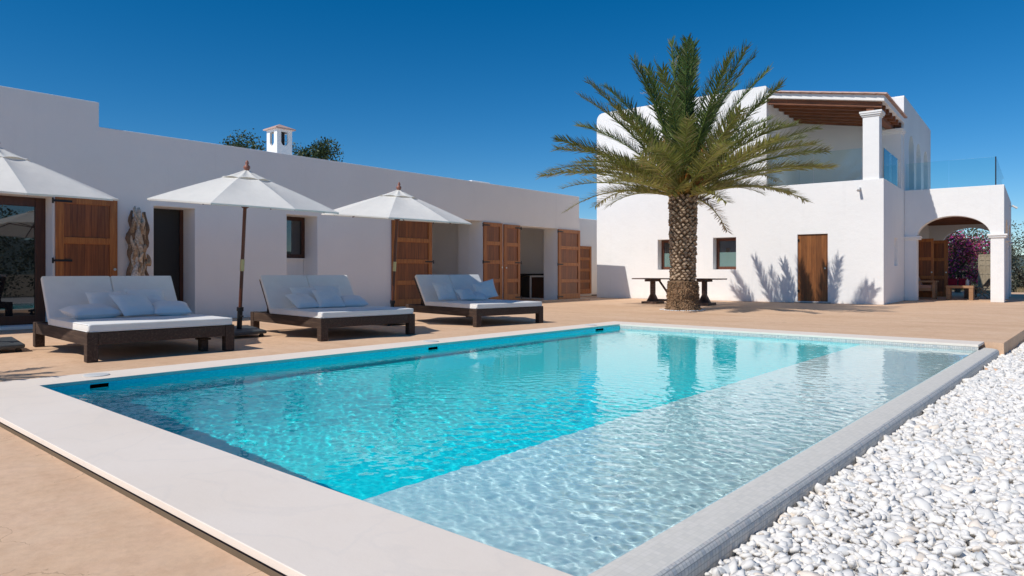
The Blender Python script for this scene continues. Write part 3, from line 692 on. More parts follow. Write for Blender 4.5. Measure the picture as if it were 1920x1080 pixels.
# ================================================================== PALM
def frond_geo(L, el0, az, droop, n_leaf, leafL, roll, r, curl=1.0, side_bend=0, wid=.017):
    """returns rachis tube + leaflet arrays in local coords"""
    n_ = 22; p = Vector((0, 0, 0)); pts = [p.copy()]; dirs = []
    el = el0; azz = az
    for i in range(n_):
        t = i / (n_ - 1); e = el0 - droop * (t ** 1.5); a_ = azz + side_bend * t * t
        d = Vector((math.cos(e) * math.cos(a_), math.cos(e) * math.sin(a_), math.sin(e))); dirs.append(d); p = p + d * (L / n_); pts.append(p.copy())
    dirs.append(dirs[-1]); V = []; F = []; C = []
    return pts, dirs
def build_crown(name, fr, parent, base_fn, seed=1, leafcol=None, m=None):
    r = random.Random(seed); V = []; F = []; C = []
    def quadstrip(a, d, nrm, L_, w_, col, bend):
        sd = d.cross(nrm).normalized(); i0 = len(V); 
        for t, ww in ((0, .55), (.35, 1), (.75, .7), (1, .05)):
            q = a + d * (L_ * t) + nrm * (bend * t * t)
            V.append(q - sd * w_ * ww); V.append(q + sd * w_ * ww); C.append(col); C.append(col)
        for k_ in range(3): F.append((i0 + 2 * k_, i0 + 2 * k_ + 1, i0 + 2 * k_ + 3, i0 + 2 * k_ + 2))
    for f in fr:
        L, el0, az, droop, nl, lL, sb, age = f
        pts, dirs = frond_geo(L, el0, az, droop, nl, lL, 0, r, side_bend=sb)
        o = base_fn(f); pts = [p + o for p in pts]; roll = r.uniform(-.5, .5)
        # rachis as thin 4 sided tube
        green = Vector((.090, .145, .030)) * (1 - age) + Vector((.33, .33, .085)) * age
        if leafcol: green = Vector(leafcol)
        dead = r.random() < .14 * (1 if age > .7 else 0)
        rc_ = Vector((.36, .20, .05)); i0 = len(V); n_ = len(pts)
        for i, p in enumerate(pts):
            t = i / (n_ - 1); d = dirs[i]; a = d.cross(Vector((0, 0, 1)));
            a = a.normalized() if a.length > .05 else Vector((1, 0, 0)); b = a.cross(d).normalized(); ra = .034 * (1 - t) ** .8 * L / 4 + .004
            wd = 1 + 1.4 * max(0, .16 - t) / .16
            c = rc_.lerp(green * 1.5, min(1, t * 2.2))
            for q in range(4):
                an_ = math.pi / 2 * q + .78; V.append(p + a * math.cos(an_) * ra * wd + b * math.sin(an_) * ra); C.append(tuple(c))
        for i in range(n_ - 1):
            for q in range(4): F.append((i0 + 4 * i + q, i0 + 4 * i + (q + 1) % 4, i0 + 4 * i + 4 + (q + 1) % 4, i0 + 4 * i + 4 + q))
        T0_ = .20 if L > 2 else .1
        for i in range(nl):
            t = T0_ + (1 - T0_) * (i + r.uniform(-.3, .3)) / nl; t = min(.995, max(T0_, t)); u = t * (n_ - 1); k_ = min(int(u), n_ - 2); fr_ = u - k_
            p = pts[k_].lerp(pts[k_ + 1], fr_); d = dirs[k_].lerp(dirs[min(k_ + 1, n_ - 1)], fr_).normalized()
            a = d.cross(Vector((0, 0, 1))); a = a.normalized() if a.length > .05 else Vector((math.sin(az), -math.cos(az), 0)); up = a.cross(d).normalized()
            if up.z < 0 and el0 < 1.2: up = -up
            cr, sr = math.cos(roll * t), math.sin(roll * t); a, up = a * cr + up * sr, up * cr - a * sr
            env = min(1, .35 + (t - T0_) / .14) * (1 - .42 * max(0, (t - .55) / .45) ** 1.6)
            for sgn in (-1, 1):
                sp = rad(34 + 28 * (1 - t) + r.uniform(-8, 8)); lift = rad(r.choice((8, 30, 52)) + r.uniform(-8, 8))
                ld = (d * math.cos(sp) + (a * sgn * math.cos(lift) + up * math.sin(lift)) * math.sin(sp)).normalized()
                nrm = ld.cross(a * sgn).normalized(); 
                if nrm.z < 0: nrm = -nrm
                j = r.uniform(.55, 1.4); col = green * j
                if r.random() < .10 + .2 * age: col = col.lerp(Vector((.38, .32, .17)), .6)
                if dead: col = Vector((.30, .22, .12)) * j
                quadstrip(p, ld, nrm, lL * env * r.uniform(.75, 1.15), (.0135 if L > 2 else .012), tuple(col), -r.uniform(.01, .07) * lL)
    o = np_mesh(name, [tuple(v) for v in V], F, M['leaf'] if m is None else m, np.array(C, np.float32), parent=parent)
    return o
palm = empty('palm_tree', Hw(-3.72, -6.35), 0, 'tall date palm with a wide feathery crown and scaly trunk beside the pool terrace', 'palm')
TH = 2.95
tr = MB(); tr.c = []
nz, na = 60, 48; tv = []
for j in range(nz + 1):
    z = TH * j / nz
    for i in range(na):
        a = 2 * math.pi * i / na
        if z < .78: R_ = .355 + .10 * max(0, (1 - z / .25)) ** 1.5 + .035 * math.sin(math.pi * z / .78)
        else: R_ = .288 + .02 * (z - .78)
        R_ += .02 * noise.noise(Vector((math.cos(a) * 2, math.sin(a) * 2, z * 2.5)))
        if z < .78: R_ += .035 * noise.noise(Vector((math.cos(a) * 9, math.sin(a) * 9, z * 14)))
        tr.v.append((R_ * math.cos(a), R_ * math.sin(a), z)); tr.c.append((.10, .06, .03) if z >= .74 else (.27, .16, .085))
for j in range(nz):
    for i in range(na): tr.f.append((j * na + i, j * na + (i + 1) % na, (j + 1) * na + (i + 1) % na, (j + 1) * na + i))
rr = random.Random(8)
row = 0; z = .72
while z < TH + .08:
    nb = 15
    for i in range(nb):
        a = 2 * math.pi * (i + .5 * (row % 2)) / nb + rr.uniform(-.06, .06) + row * .03
        zz = z + rr.uniform(-.02, .02); R_ = .288 + .02 * (z - .78); w_ = rr.uniform(.052, .072); h_ = rr.uniform(.055, .082); out = rr.uniform(.035, .075)
        T = Matrix.Translation((R_ * math.cos(a), R_ * math.sin(a), zz)) @ Matrix.Rotation(a, 4, 'Z') @ Matrix.Rotation(rr.uniform(-.2, .2), 4, 'X')
        # stub: wide underside rising to a cut face
        vs = [(-.02, -w_, .01), (-.02, w_, .01), (-.01, 0, -h_ * .9), (out * .8, -w_ * .72, h_ * .35), (out * .8, w_ * .72, h_ * .35), (out * 1.0, 0, -.01), (out * .75, 0, h_ * .85), (-.02, 0, h_ * .9)]
        fs = [(2, 5, 3, 0), (2, 1, 4, 5), (3, 5, 4, 6), (0, 3, 6, 7), (1, 7, 6, 4)]
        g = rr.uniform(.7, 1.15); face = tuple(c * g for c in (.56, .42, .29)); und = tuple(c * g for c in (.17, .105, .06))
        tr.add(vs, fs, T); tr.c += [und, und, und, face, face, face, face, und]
    z += .075; row += 1
for i in range(1500):   # root nubs at the foot
    a = rr.uniform(0, 6.28); z = rr.uniform(0, .76); R_ = .355 + .10 * max(0, (1 - z / .25)) ** 1.5 + .035 * math.sin(math.pi * z / .78) + .005
    s_ = rr.uniform(.012, .026); d = Vector((math.cos(a), math.sin(a), rr.uniform(-.6, .1)))
    p = Vector((R_ * math.cos(a), R_ * math.sin(a), z)); q = d.cross(Vector((0, 0, 1))).normalized() * s_; u = Vector((0, 0, s_)); tip = p + d * rr.uniform(.02, .05)
    g = rr.uniform(.4, 1.5); c = tuple(x * g for x in (.30, .185, .10))
    tr.add([p + q, p + u, p - q, p - u, tip], [(0, 1, 4), (1, 2, 4), (2, 3, 4), (3, 0, 4)]); tr.c += [c] * 5
for i in range(260):   # fibres hanging from the boots
    a = rr.uniform(0, 6.28); z = rr.uniform(1.0, TH + .1); R_ = .34; p = Vector((R_ * math.cos(a), R_ * math.sin(a), z)); d = Vector((math.cos(a), math.sin(a), rr.uniform(-.6, .8))).normalized()
    t_ = Vector((-math.sin(a), math.cos(a), 0)) * .006; q = p + d * rr.uniform(.05, .13) + Vector((0, 0, -.03))
    tr.add([p - t_, p + t_, q], [(0, 1, 2)]); tr.c += [(.33, .22, .12)] * 3
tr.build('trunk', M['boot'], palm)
rr = random.Random(21); fr = []
NF = 76
for i in range(NF):
    t = i / (NF - 1); az = i * 2.39996 + rr.uniform(-.15, .15)
    el = rad((88 - 45 * (t / .34) if t < .34 else 42 - 32 * ((t - .34) / .66) ** .9) + rr.uniform(-5, 5)); age = min(1, max(.05, t * 1.35 - .15))
    L = (3.72 - .18 * t) * rr.uniform(.90, 1.03) * (1 if t < .85 or rr.random() < .6 else .6)
    droop = rad((10 + 24 * min(1, t / .4)) * rr.uniform(.5, 1.45))
    fr.append((L, el, az, droop, 112, .43, rr.uniform(-.22, .22), age))
def bf(f):
    return Vector((.16 * math.cos(f[2]) * math.cos(f[1]), .16 * math.sin(f[2]) * math.cos(f[1]), TH - .06 + .5 * f[1] / 1.57))
build_crown('crown', fr, palm, bf, 5)
fs_ = MB()
for i in range(20):   # orange fruit stalks
    a = rr.uniform(0, 6.28); e = rad(rr.uniform(35, 65)); p0 = Vector((.15 * math.cos(a), .15 * math.sin(a), TH + .2)); d = Vector((math.cos(a) * math.cos(e), math.sin(a) * math.cos(e), math.sin(e)))
    L = rr.uniform(.9, 1.35); p1 = p0 + d * L; fs_.tube([p0, p0 + d * L * .5, p1], [.02, .014, .01], 5)
    for j in range(22):
        q = p1 - d * rr.uniform(0, .3); dd_ = (d + Vector((rr.uniform(-1, 1), rr.uniform(-1, 1), rr.uniform(-.9, .6))) * .7).normalized()
        fs_.tube([q, q + dd_ * .18, q + dd_ * .30 + Vector((0, 0, -.06))], [.006, .005, .004], 3, caps=False)
fs_.build('fruit_stalks', simple('orange_stalk', (.70, .26, .06), .6), palm)
# white gravel ring at the foot
gr = []; 
r_ = np.random.default_rng(2); n_ = 200; a = r_.uniform(0, 6.28, n_); R_ = r_.uniform(.42, .60, n_)
Vp = (iv[None] * np.array([1.2, .9, .6]) * r_.uniform(.010, .02, n_)[:, None, None]); c0 = Hw(-3.72, -6.35)
Vp[..., 0] += (c0.x + R_ * np.cos(a))[:, None]; Vp[..., 1] += (c0.y + R_ * np.sin(a))[:, None]; Vp[..., 2] += .006
o = np_mesh('gravel_ring', Vp.reshape(-1, 3), (if_[None] + (np.arange(n_) * len(iv))[:, None, None]).reshape(-1, 3), M['pebble'], np.full((n_ * len(iv), 3), .75), smooth=True); tag(o, kind='stuff')
# young palm just out of frame whose fronds shade the coping corner
yp = empty('young_palm', (-8.35, .72, -.01), 0, 'small young palm at the left front corner of the pool terrace', 'palm')
MB().lathe([(.09, 0), (.10, .15), (.07, .3)], 12).build('trunk', M['bark'], yp)
rr = random.Random(3); fr2 = [(rr.uniform(.8, 1.1), rad(rr.uniform(20, 80)), i * 2.4, rad(rr.uniform(30, 60)), 26, .20, rr.uniform(-.2, .2), .3) for i in range(15)]
build_crown('crown', fr2, yp, lambda f: Vector((0, 0, .28)), 9)

# ================================================================== TREES AND SHRUBS
def leafy(name, loc, label, cat, R, H_, n_, cols, lsz=.09, trunk=True, seed=1, group=None, flat_=.8, zc=None, blobs=9, spikes=0):
    t = empty(name, loc, 0, label, cat, group); r = random.Random(seed)
    zc = zc if zc is not None else H_ - R * flat_
    cl = []
    for i in range(blobs):
        a = r.uniform(0, 6.28); q = r.uniform(.25, .85) * R; cl.append((Vector((q * math.cos(a), q * math.sin(a), zc + r.uniform(-.8, .75) * R * flat_)), r.uniform(.28, .5) * R))
    if trunk:
        m_ = MB(); m_.tube([(0, 0, 0), (.1, .05, zc * .5), (0, 0, zc)], [.06 * R + .05, .045 * R + .04, .03 * R + .02], 8)
        for c, q in cl: m_.tube([(0, 0, zc * .55), (c.x * .5, c.y * .5, (zc * .55 + c.z) / 2 + .1), c], [.05 * R, .03 * R, .01 * R], 6)
        m_.build('trunk', M['bark'], t)
    V = []; F = []; C = []
    for i in range(n_):
        c, q = cl[i % len(cl)]; d = Vector((r.gauss(0, 1), r.gauss(0, 1), r.gauss(0, 1))).normalized() * (q * r.random() ** .4 * r.choice((1, 1, 1, 1.25)))
        p = c + d; 
        if p.z < .02: p.z = .02 + r.random() * .2
        u = Vector((r.gauss(0, 1), r.gauss(0, 1), r.gauss(0, 1))).normalized(); v = u.cross(Vector((r.gauss(0, 1), r.gauss(0, 1), r.gauss(0, 1)))).normalized(); s_ = lsz * r.uniform(.6, 1.4); i0 = len(V)
        V += [p, p + u * s_ * .5 + v * s_ * .28, p + u * s_, p + u * s_ * .5 - v * s_ * .28]; F.append((i0, i0 + 1, i0 + 2, i0 + 3))
        cc = r.choice(cols); g = r.uniform(.7, 1.3); C += [tuple(x * g for x in cc)] * 4
    np_mesh('crown', [tuple(x) for x in V], F, M['leaf'], np.array(C, np.float32), parent=t)
    return t
DG = [(.035, .06, .018), (.05, .085, .025), (.075, .11, .035), (.03, .05, .015)]
OG = [(.10, .12, .05), (.14, .15, .07), (.07, .09, .035), (.17, .15, .06)]
SG = [(.12, .14, .10), (.16, .17, .13), (.09, .11, .075), (.13, .12, .07)]
leafy('carob_tree', Ww(-11.5, -6.3), 'dark leafy treetop showing over the roof left of the chimney', 'tree', 1.6, 6.45, 12000, DG, .10, seed=2, group='trees behind the wing', blobs=11)
leafy('carob_tree', Ww(-11.5, -3.3), 'dark leafy treetop showing over the roof right of the chimney', 'tree', 1.35, 6.5, 8000, DG, .10, seed=5, group='trees behind the wing', blobs=9)
rr = random.Random(12)
flw = [(.55, .03, .25), (.75, .10, .38), (.45, .04, .38), (.85, .42, .42), (.80, .25, .35), (.55, .05, .12)]
bg_ = leafy('bougainvillea', Hw(.6, 16.6), 'bougainvillea in purple and pink bloom behind the porch arch', 'shrub', 1.4, 3.0, 8000, DG + OG + DG + flw + flw, .11, seed=7, zc=1.7, flat_=.95, blobs=16)
def far_shrub(x, y, label, R, H_, cols, seed, n_=4500, ls=.12):
    leafy('wild_shrub', Hw(x, y, -.25), label, 'shrub', R, H_, n_, cols, ls, seed=seed, group='shrubs beyond the terrace', zc=H_ * .5, flat_=.9, blobs=12)
far_shrub(4.8, 22.5, 'yellow green shrub directly right of the porch corner', 1.7, 3.6, OG, 31)
far_shrub(6.4, 24.5, 'grey green shrub at the right edge of the picture', 1.9, 2.9, SG, 32)
far_shrub(3.2, 27, 'low grey shrub behind the porch corner', 1.7, 2.2, SG, 33)
far_shrub(8.6, 29, 'olive shrub farther out in the dry field at right', 2.4, 3.2, OG, 34)
far_shrub(1.0, 30, 'pale olive shrub on the slope seen through the porch arch', 2.6, 3.9, SG, 35, 7000, .14)
far_shrub(-1.5, 36, 'green shrub farthest back seen through the porch arch', 3.2, 4.6, OG, 36, 7000, .16)
# hedge line across the garden on the right (seen in the window glass)
for i, (x, y, R, H_) in enumerate(((11, 4, 2.2, 3.4), (12, 8.5, 2.5, 3.9), (11.5, 13, 2.3, 3.5), (13, 0, 2.4, 3.7), (14, 17.5, 2.6, 4.0), (12.5, -4.5, 2.3, 3.6))):
    leafy('olive_tree', (x, y, -.27), ('round', 'tall', 'low', 'broad', 'wide', 'sparse')[i] + ' green garden tree mirrored in the left window glass', 'tree', R, H_, 4200, OG + DG, .16, seed=50 + i, group='garden trees opposite the wing', zc=H_ * .52, flat_=.85, blobs=12)
# dry grass field
gs = []; r_ = np.random.default_rng(11); n_ = 16000
gx = r_.uniform(2.9, 12, n_); gy = r_.uniform(19.5, 34, n_); P_ = np.array([tuple(Hw(a, b, -.26)) for a, b in zip(gx.tolist(), gy.tolist())]); hgt = r_.uniform(.12, .5, n_); a = r_.uniform(0, 6.28, n_)
dx = np.cos(a) * .02; dy = np.sin(a) * .02; lean = r_.normal(0, .1, (n_, 2))
V = np.empty((n_, 3, 3)); V[:, 0] = P_; V[:, 1] = P_; V[:, 2] = P_; V[:, 0, 0] -= dx; V[:, 0, 1] -= dy; V[:, 1, 0] += dx; V[:, 1, 1] += dy; V[:, 2, :2] += lean; V[:, 2, 2] += hgt
cg = np.repeat(r_.uniform(.7, 1.2, n_)[:, None] * np.array([.42, .31, .16]), 3, 0)
tag(np_mesh('dry_grass', V.reshape(-1, 3), np.arange(n_ * 3).reshape(-1, 3), M['leaf'], cg), kind='stuff')

# ================================================================== PARASOLS
def canopy_pt(R, ze, za, a, s, sag=.0):
    """s from 0 apex to 1 edge; a angle; straight 8-gon edges"""
    k_ = math.floor(a / (math.pi / 4)); f_ = a / (math.pi / 4) - k_
    c0 = Vector((math.cos(k_ * math.pi / 4), math.sin(k_ * math.pi / 4), 0)); c1 = Vector((math.cos((k_ + 1) * math.pi / 4), math.sin((k_ + 1) * math.pi / 4), 0))
    p = c0.lerp(c1, f_) * R * s; mid = 4 * f_ * (1 - f_)
    p *= (1 - .035 * mid * s ** 3)
    z = za + (ze - za) * (s ** 1.13) - .028 * mid * math.sin(math.pi * min(1, s * .8)) + .02 * mid * s ** 4
    return Vector((p.x, p.y, z))
def make_parasol():
    t = empty('parasol'); R = 1.42; ze, za = 2.02, 2.53
    c = MB(); NA, NS = 64, 14
    for si in range(NS + 1):
        s = .13 + .87 * si / NS
        for ai in range(NA): c.v.append(tuple(canopy_pt(R, ze, za, ai * 2 * math.pi / NA, s)))
    for si in range(NS):
        for ai in range(NA):
            a0 = si * NA + ai; a1 = si * NA + (ai + 1) % NA; c.f.append((a0, a0 + NA, a1 + NA, a1))
    i0 = len(c.v)
    for ai in range(NA):    # hem
        p = canopy_pt(R, ze, za, ai * 2 * math.pi / NA, 1); c.v.append((p.x * .997, p.y * .997, p.z - .022))
    for ai in range(NA):
        a0 = NS * NA + ai; a1 = NS * NA + (ai + 1) % NA; c.f.append((a0, i0 + ai, i0 + (ai + 1) % NA, a1))
    co = c.build('canopy', M['canvas'], t, smooth=False)
    for p in co.data.polygons: p.use_smooth = True
    try: co.data.set_sharp_from_angle(angle=rad(9))
    except Exception: pass
    v_ = MB()
    for si in range(5):
        s = si / 4
        for ai in range(NA):
            a = ai * 2 * math.pi / NA; p = canopy_pt(.37, 2.425, 2.575, a, max(s, .02)); lift = .016 * (s ** 3) * abs(math.sin(a * 4)) ; v_.v.append((p.x, p.y, p.z + lift - .012 * math.sin(math.pi * s)))
    for si in range(4):
        for ai in range(NA): a0 = si * NA + ai; a1 = si * NA + (ai + 1) % NA; v_.f.append((a0, a0 + NA, a1 + NA, a1))
    v_.build('vent', M['canvas'], co, smooth=True)
    for k_ in range(8):
        a = k_ * math.pi / 4; e = canopy_pt(R, ze, za, a + 1e-5, .99); i_ = canopy_pt(R, ze, za, a + 1e-5, .06); m_ = (e * .52 + i_ * .48)
        rb = MB().tube([i_ + Vector((0, 0, -.03)), e + Vector((0, 0, -.022))], .011, 6)
        rb.tube([(.05 * math.cos(a), .05 * math.sin(a), 2.05), m_ + Vector((0, 0, -.03))], .009, 6)
        rb.build('rib', M['polewood'], t)
    MB().tube([(0, 0, .12), (0, 0, 2.56)], .026, 14).build('pole', M['polewood'], t, smooth=False)
    MB().lathe([(.030, 1.98), (.055, 2.0), (.075, 2.05), (.075, 2.09), (.03, 2.10)], 16).build('hub', M['polewood'], t)
    MB().lathe([(.03, 2.56), (.05, 2.60), (.045, 2.625), (.02, 2.645), (.028, 2.67), (.02, 2.695), (.004, 2.715)], 14).build('finial', M['finial'], t, smooth=True)
    MB().tube([(0, 0, 1.02), (0, 0, 1.20)], .033, 14).build('pole_joint', M['brass'], t)
    MB().tube([(-.04, 0, 2.0), (-.055, .01, 1.7), (-.06, .01, 1.35), (-.035, 0, 1.12)], .004, 5).build('cord', M['black'], t)
    b = MB().box(-.30, .30, -.30, .30, .075, .125)
    bo = b.build('base', M['baseblack'], t, bevel=.015)
    MB().tube([(0, 0, .12), (0, 0, .44)], .038, 14).tube([(0, 0, .40), (0, 0, .46)], .05, 14).tube([(.04, 0, .33), (.1, 0, .33)], .012, 8).build('socket', M['black'], bo)
    for sx in (-.24, .24):
        for sy in (-.24, .24): MB().tube([(sx - .015, sy, .036), (sx + .015, sy, .036)], .036, 12).box(sx - .02, sx + .02, sy - .02, sy + .02, .05, .076).build('wheel', M['black'], bo)
    return t
def copy_tree(o, parent=None):
    c = o.copy(); COL.objects.link(c); c.parent = parent
    for ch_ in o.children: copy_tree(ch_, c)
    return c
par = make_parasol()
for i, (x, y, rz, tilt, lab) in enumerate(((-10.62, 2.22, .32, .10, 'cream parasol shading the nearest daybed, cut off by the left edge'), (-10.2, 5.27, .22, .095, 'cream parasol with dark wooden pole between the first two daybeds'),
                                      (-10.42, 8.44, .45, .085, 'cream parasol farthest right, in front of the brown plank door'))):
    o = par if i == 0 else copy_tree(par)
    o.location = (x, y, 0); o.rotation_euler = (0, tilt, 0); tag(o, lab, 'parasol', 'cream parasols by the daybeds')
# ================================================================== DAYBEDS
def cushion_box(sx, sy, sz, r=.03, n=10, puff=.012):
    import bmesh
    b = bmesh.new(); bmesh.ops.create_cube(b, size=1)
    for v in b.verts: v.co = Vector((v.co.x * sx, v.co.y * sy, v.co.z * sz))
    bmesh.ops.bevel(b, geom=b.edges[:], offset=r, segments=4, profile=.6, affect='EDGES')
    me = bpy.data.meshes.new('mattress'); b.to_mesh(me); b.free(); me.shade_smooth(); me.materials.append(M['mattress']); return me
def make_bed(seed):
    t = empty('daybed'); Wd, L, Hh = 1.66, 2.42, .33; r = random.Random(seed)
    lg = .115
    for (x, y) in ((-lg, 0), (-lg, Wd - lg), (-L, 0), (-L, Wd - lg)):
        MB().box(x, x + lg, y, y + lg, 0, Hh).build('leg', M['bedwood'], t, bevel=.008)
    for y in (.008, Wd - .068): MB().box(-L + lg, -lg, y, y + .06, Hh - .15, Hh - .005).build('side_rail', M['bedwood'], t, bevel=.006)
    MB().box(-.068, -.008, lg, Wd - lg, Hh - .14, Hh - .005).build('foot_rail', M['bedwood'], t, bevel=.006)
    MB().box(-L + .008, -L + .068, lg, Wd - lg, Hh - .14, Hh - .005).build('head_rail', M['bedwood'], t, bevel=.006)
    sl_ = MB()
    for i in range(14): sl_.box(-L + .12 + i * .17, -L + .2 + i * .17, .068, Wd - .068, Hh - .045, Hh - .02)
    sl_.build('slats', M['bedwood'], t)
    m_ = bpy.data.objects.new('mattress', cushion_box(1.70, Wd - .03, .09, .028)); COL.objects.link(m_); m_.parent = t; m_.location = (-.862, Wd / 2, Hh + .043)
    w2 = (Wd - .03) / 2; wl = MB(); zz = 0
    for q in (-.036, .036):
        pts = [(sx * .826, sy * (w2 - .024), zz + q) for sx, sy in ((-1, -1), (1, -1), (1, 1), (-1, 1), (-1, -1))]
        pts = [p for p in pts]
        for a_, b_ in zip(pts, pts[1:]):
            off = Vector(((1 if abs(b_[1] - a_[1]) > .1 else 0) * (.022 if a_[0] > 0 else -.022), (1 if abs(b_[0] - a_[0]) > .1 else 0) * (.022 if a_[1] > 0 else -.022), 0))
            wl.tube([Vector(a_) + off, Vector(b_) + off], .0055, 5)
    wl.build('piping', M['pillow'], m_)
    ang = rad(56); bw = (Wd - .03) / 2
    for k_ in range(2):
        b_ = bpy.data.objects.new('backrest_cushion', cushion_box(.72, bw - .006, .075, .026)); COL.objects.link(b_); b_.parent = t
        b_.location = (-1.70 - .33 * math.cos(ang), .015 + bw * (k_ + .5), Hh + .03 + .33 * math.sin(ang)); b_.rotation_euler = (0, ang, 0)
    br = MB(); T = Matrix.Translation((-1.74, 0, Hh + .0)) @ Matrix.Rotation(ang, 4, 'Y')
    br.box(-.70, 0, .06, .12, -.085, -.045, T).box(-.70, 0, Wd - .12, Wd - .06, -.085, -.045, T)
    for i in range(6): br.box(-.68 + i * .12, -.62 + i * .12, .12, Wd - .12, -.075, -.05, T)
    for y in (.09, Wd - .13): br.tube([(-1.98, y + .02, Hh - .02), (-1.95, y + .02, Hh + .17)], .022, 6)
    br.build('backrest_frame', M['bedwood'], t)
    return t
BEDS = [(-8.52, 2.65, -2.5, 'dark wooden daybed nearest the camera, under the left parasol'), (-8.60, 5.68, -5, 'middle dark wooden daybed standing between two parasols'),
        (-8.70, 9.00, -8.5, 'farthest dark wooden daybed, in front of the open shutters')]
bed0 = make_bed(1); bmats = []
for i, (x, y, rz, lab) in enumerate(BEDS):
    o = bed0 if i == 0 else copy_tree(bed0); o.location = (x, y, 0); o.rotation_euler = (0, 0, rad(rz)); tag(o, lab, 'daybed', 'dark wooden daybeds with white mattresses')
    bmats.append(Matrix.Translation((x, y, 0)) @ Matrix.Rotation(rad(rz), 4, 'Z'))
def pillow_mesh(sx, sy, th, seed):
    n_ = 22; V = []; F = []; r = Vector((seed * 3.7, seed * 1.3, 0))
    for side in (1, -1):
        for i in range(n_ + 1):
            for j in range(n_ + 1):
                u = -1 + 2 * i / n_; v = -1 + 2 * j / n_
                pu = 1 - .09 * (1 - v * v); pv = 1 - .09 * (1 - u * u)
                x = u * sx / 2 * pv ** 0 * (1 - .07 * (1 - v * v) * u * u); y = v * sy / 2 * (1 - .07 * (1 - u * u) * v * v)
                h = th / 2 * ((1 - u ** 4) * (1 - v ** 4)) ** .62
                h *= 1 + .22 * noise.noise(Vector((u * 1.6, v * 1.6, side)) + r); h += .010 * noise.noise(Vector((u * 5, v * 5, side)) + r) * (1 - max(abs(u), abs(v)) ** 4)
                V.append((x, y, side * max(h, 0)))
    N = (n_ + 1) ** 2
    for s_ in range(2):
        for i in range(n_):
            for j in range(n_):
                a = s_ * N + i * (n_ + 1) + j; q = (a, a + n_ + 1, a + n_ + 2, a + 1); F.append(q if s_ == 0 else q[::-1])
    return V, F
def pillow(bi, x, y, z, rx, ry, rz, s=(.46, .46), th=.15, label='', seed=1):
    V, F = pillow_mesh(s[0], s[1], th, seed); o = np_mesh('pillow', V, F, M['pillow'], smooth=True)
    o.matrix_world = bmats[bi] @ Matrix.Translation((x, y, z)) @ Matrix.Rotation(rad(rz), 4, 'Z') @ Matrix.Rotation(rad(ry), 4, 'Y') @ Matrix.Rotation(rad(rx), 4, 'X')
    tag(o, label, 'pillow', 'white pillows on the daybeds')
T0 = .425
# nearest bed
pillow(0, -1.22, .38, T0 + .075, 0, 8, 12, (.42, .60), .16, 'white pillow lying flat at the left end of the nearest daybed', 1)
pillow(0, -1.50, .66, T0 + .155, 0, 50, 2, (.42, .50), .13, 'white pillow half hidden behind the flat left one on the nearest daybed', 2)
pillow(0, -1.18, .86, T0 + .15, 0, 38, 14, (.44, .48), .13, 'middle white pillow propped up in front on the nearest daybed', 3)
pillow(0, -1.52, 1.12, T0 + .17, 0, 52, -6, (.44, .50), .13, 'white pillow leaning on the backrest behind the middle one of the nearest daybed', 4)
pillow(0, -1.12, 1.30, T0 + .085, 0, 14, -12, (.42, .46), .15, 'white pillow lying at the right end of the nearest daybed', 5)
pillow(1, -1.25, .36, T0 + .11, 0, 30, 10, (.40, .46), .13, 'left front white pillow on the middle daybed', 6)
pillow(1, -1.52, .56, T0 + .16, 0, 52, 4, (.42, .48), .12, 'left rear white pillow leaning on the backrest of the middle daybed', 7)
pillow(1, -1.22, .80, T0 + .14, 0, 38, -8, (.44, .46), .13, 'centre white pillow in front on the middle daybed', 8)
pillow(1, -1.54, 1.00, T0 + .17, 0, 54, 0, (.44, .50), .12, 'right rear white pillow leaning on the backrest of the middle daybed', 9)
pillow(1, -1.22, 1.24, T0 + .08, 0, 14, -14, (.42, .46), .15, 'white pillow lying flattest at the right of the middle daybed', 10)
pillow(2, -1.50, .36, T0 + .19, 0, 56, 2, (.42, .50), .11, 'upright white pillow at the left of the farthest daybed', 11)
pillow(2, -1.36, .78, T0 + .12, 0, 42, 8, (.30, .46), .12, 'small white pillow in the middle of the farthest daybed', 12)
pillow(2, -1.42, 1.06, T0 + .08, 0, 18, -30, (.40, .44), .12, 'white pillow lying under the upright right one of the farthest daybed', 13)
pillow(2, -1.40, 1.30, T0 + .20, 24, 55, -12, (.44, .46), .13, 'tilted blue white pillow at the right of the farthest daybed', 14)
# small block under the near bed
bk = empty('wooden_block', bmats[0] @ Vector((-.26, 1.37, 0)), rad(-2.5), 'small carved wooden stool under the right front corner of the nearest daybed', 'stool')
MB().box(-.06, .06, -.045, .045, 0, .14).build('body', M['bedwood'], bk, bevel=.01); MB().box(-.08, .08, -.07, .07, .14, .165).build('top', M['bedwood'], bk, bevel=.006)

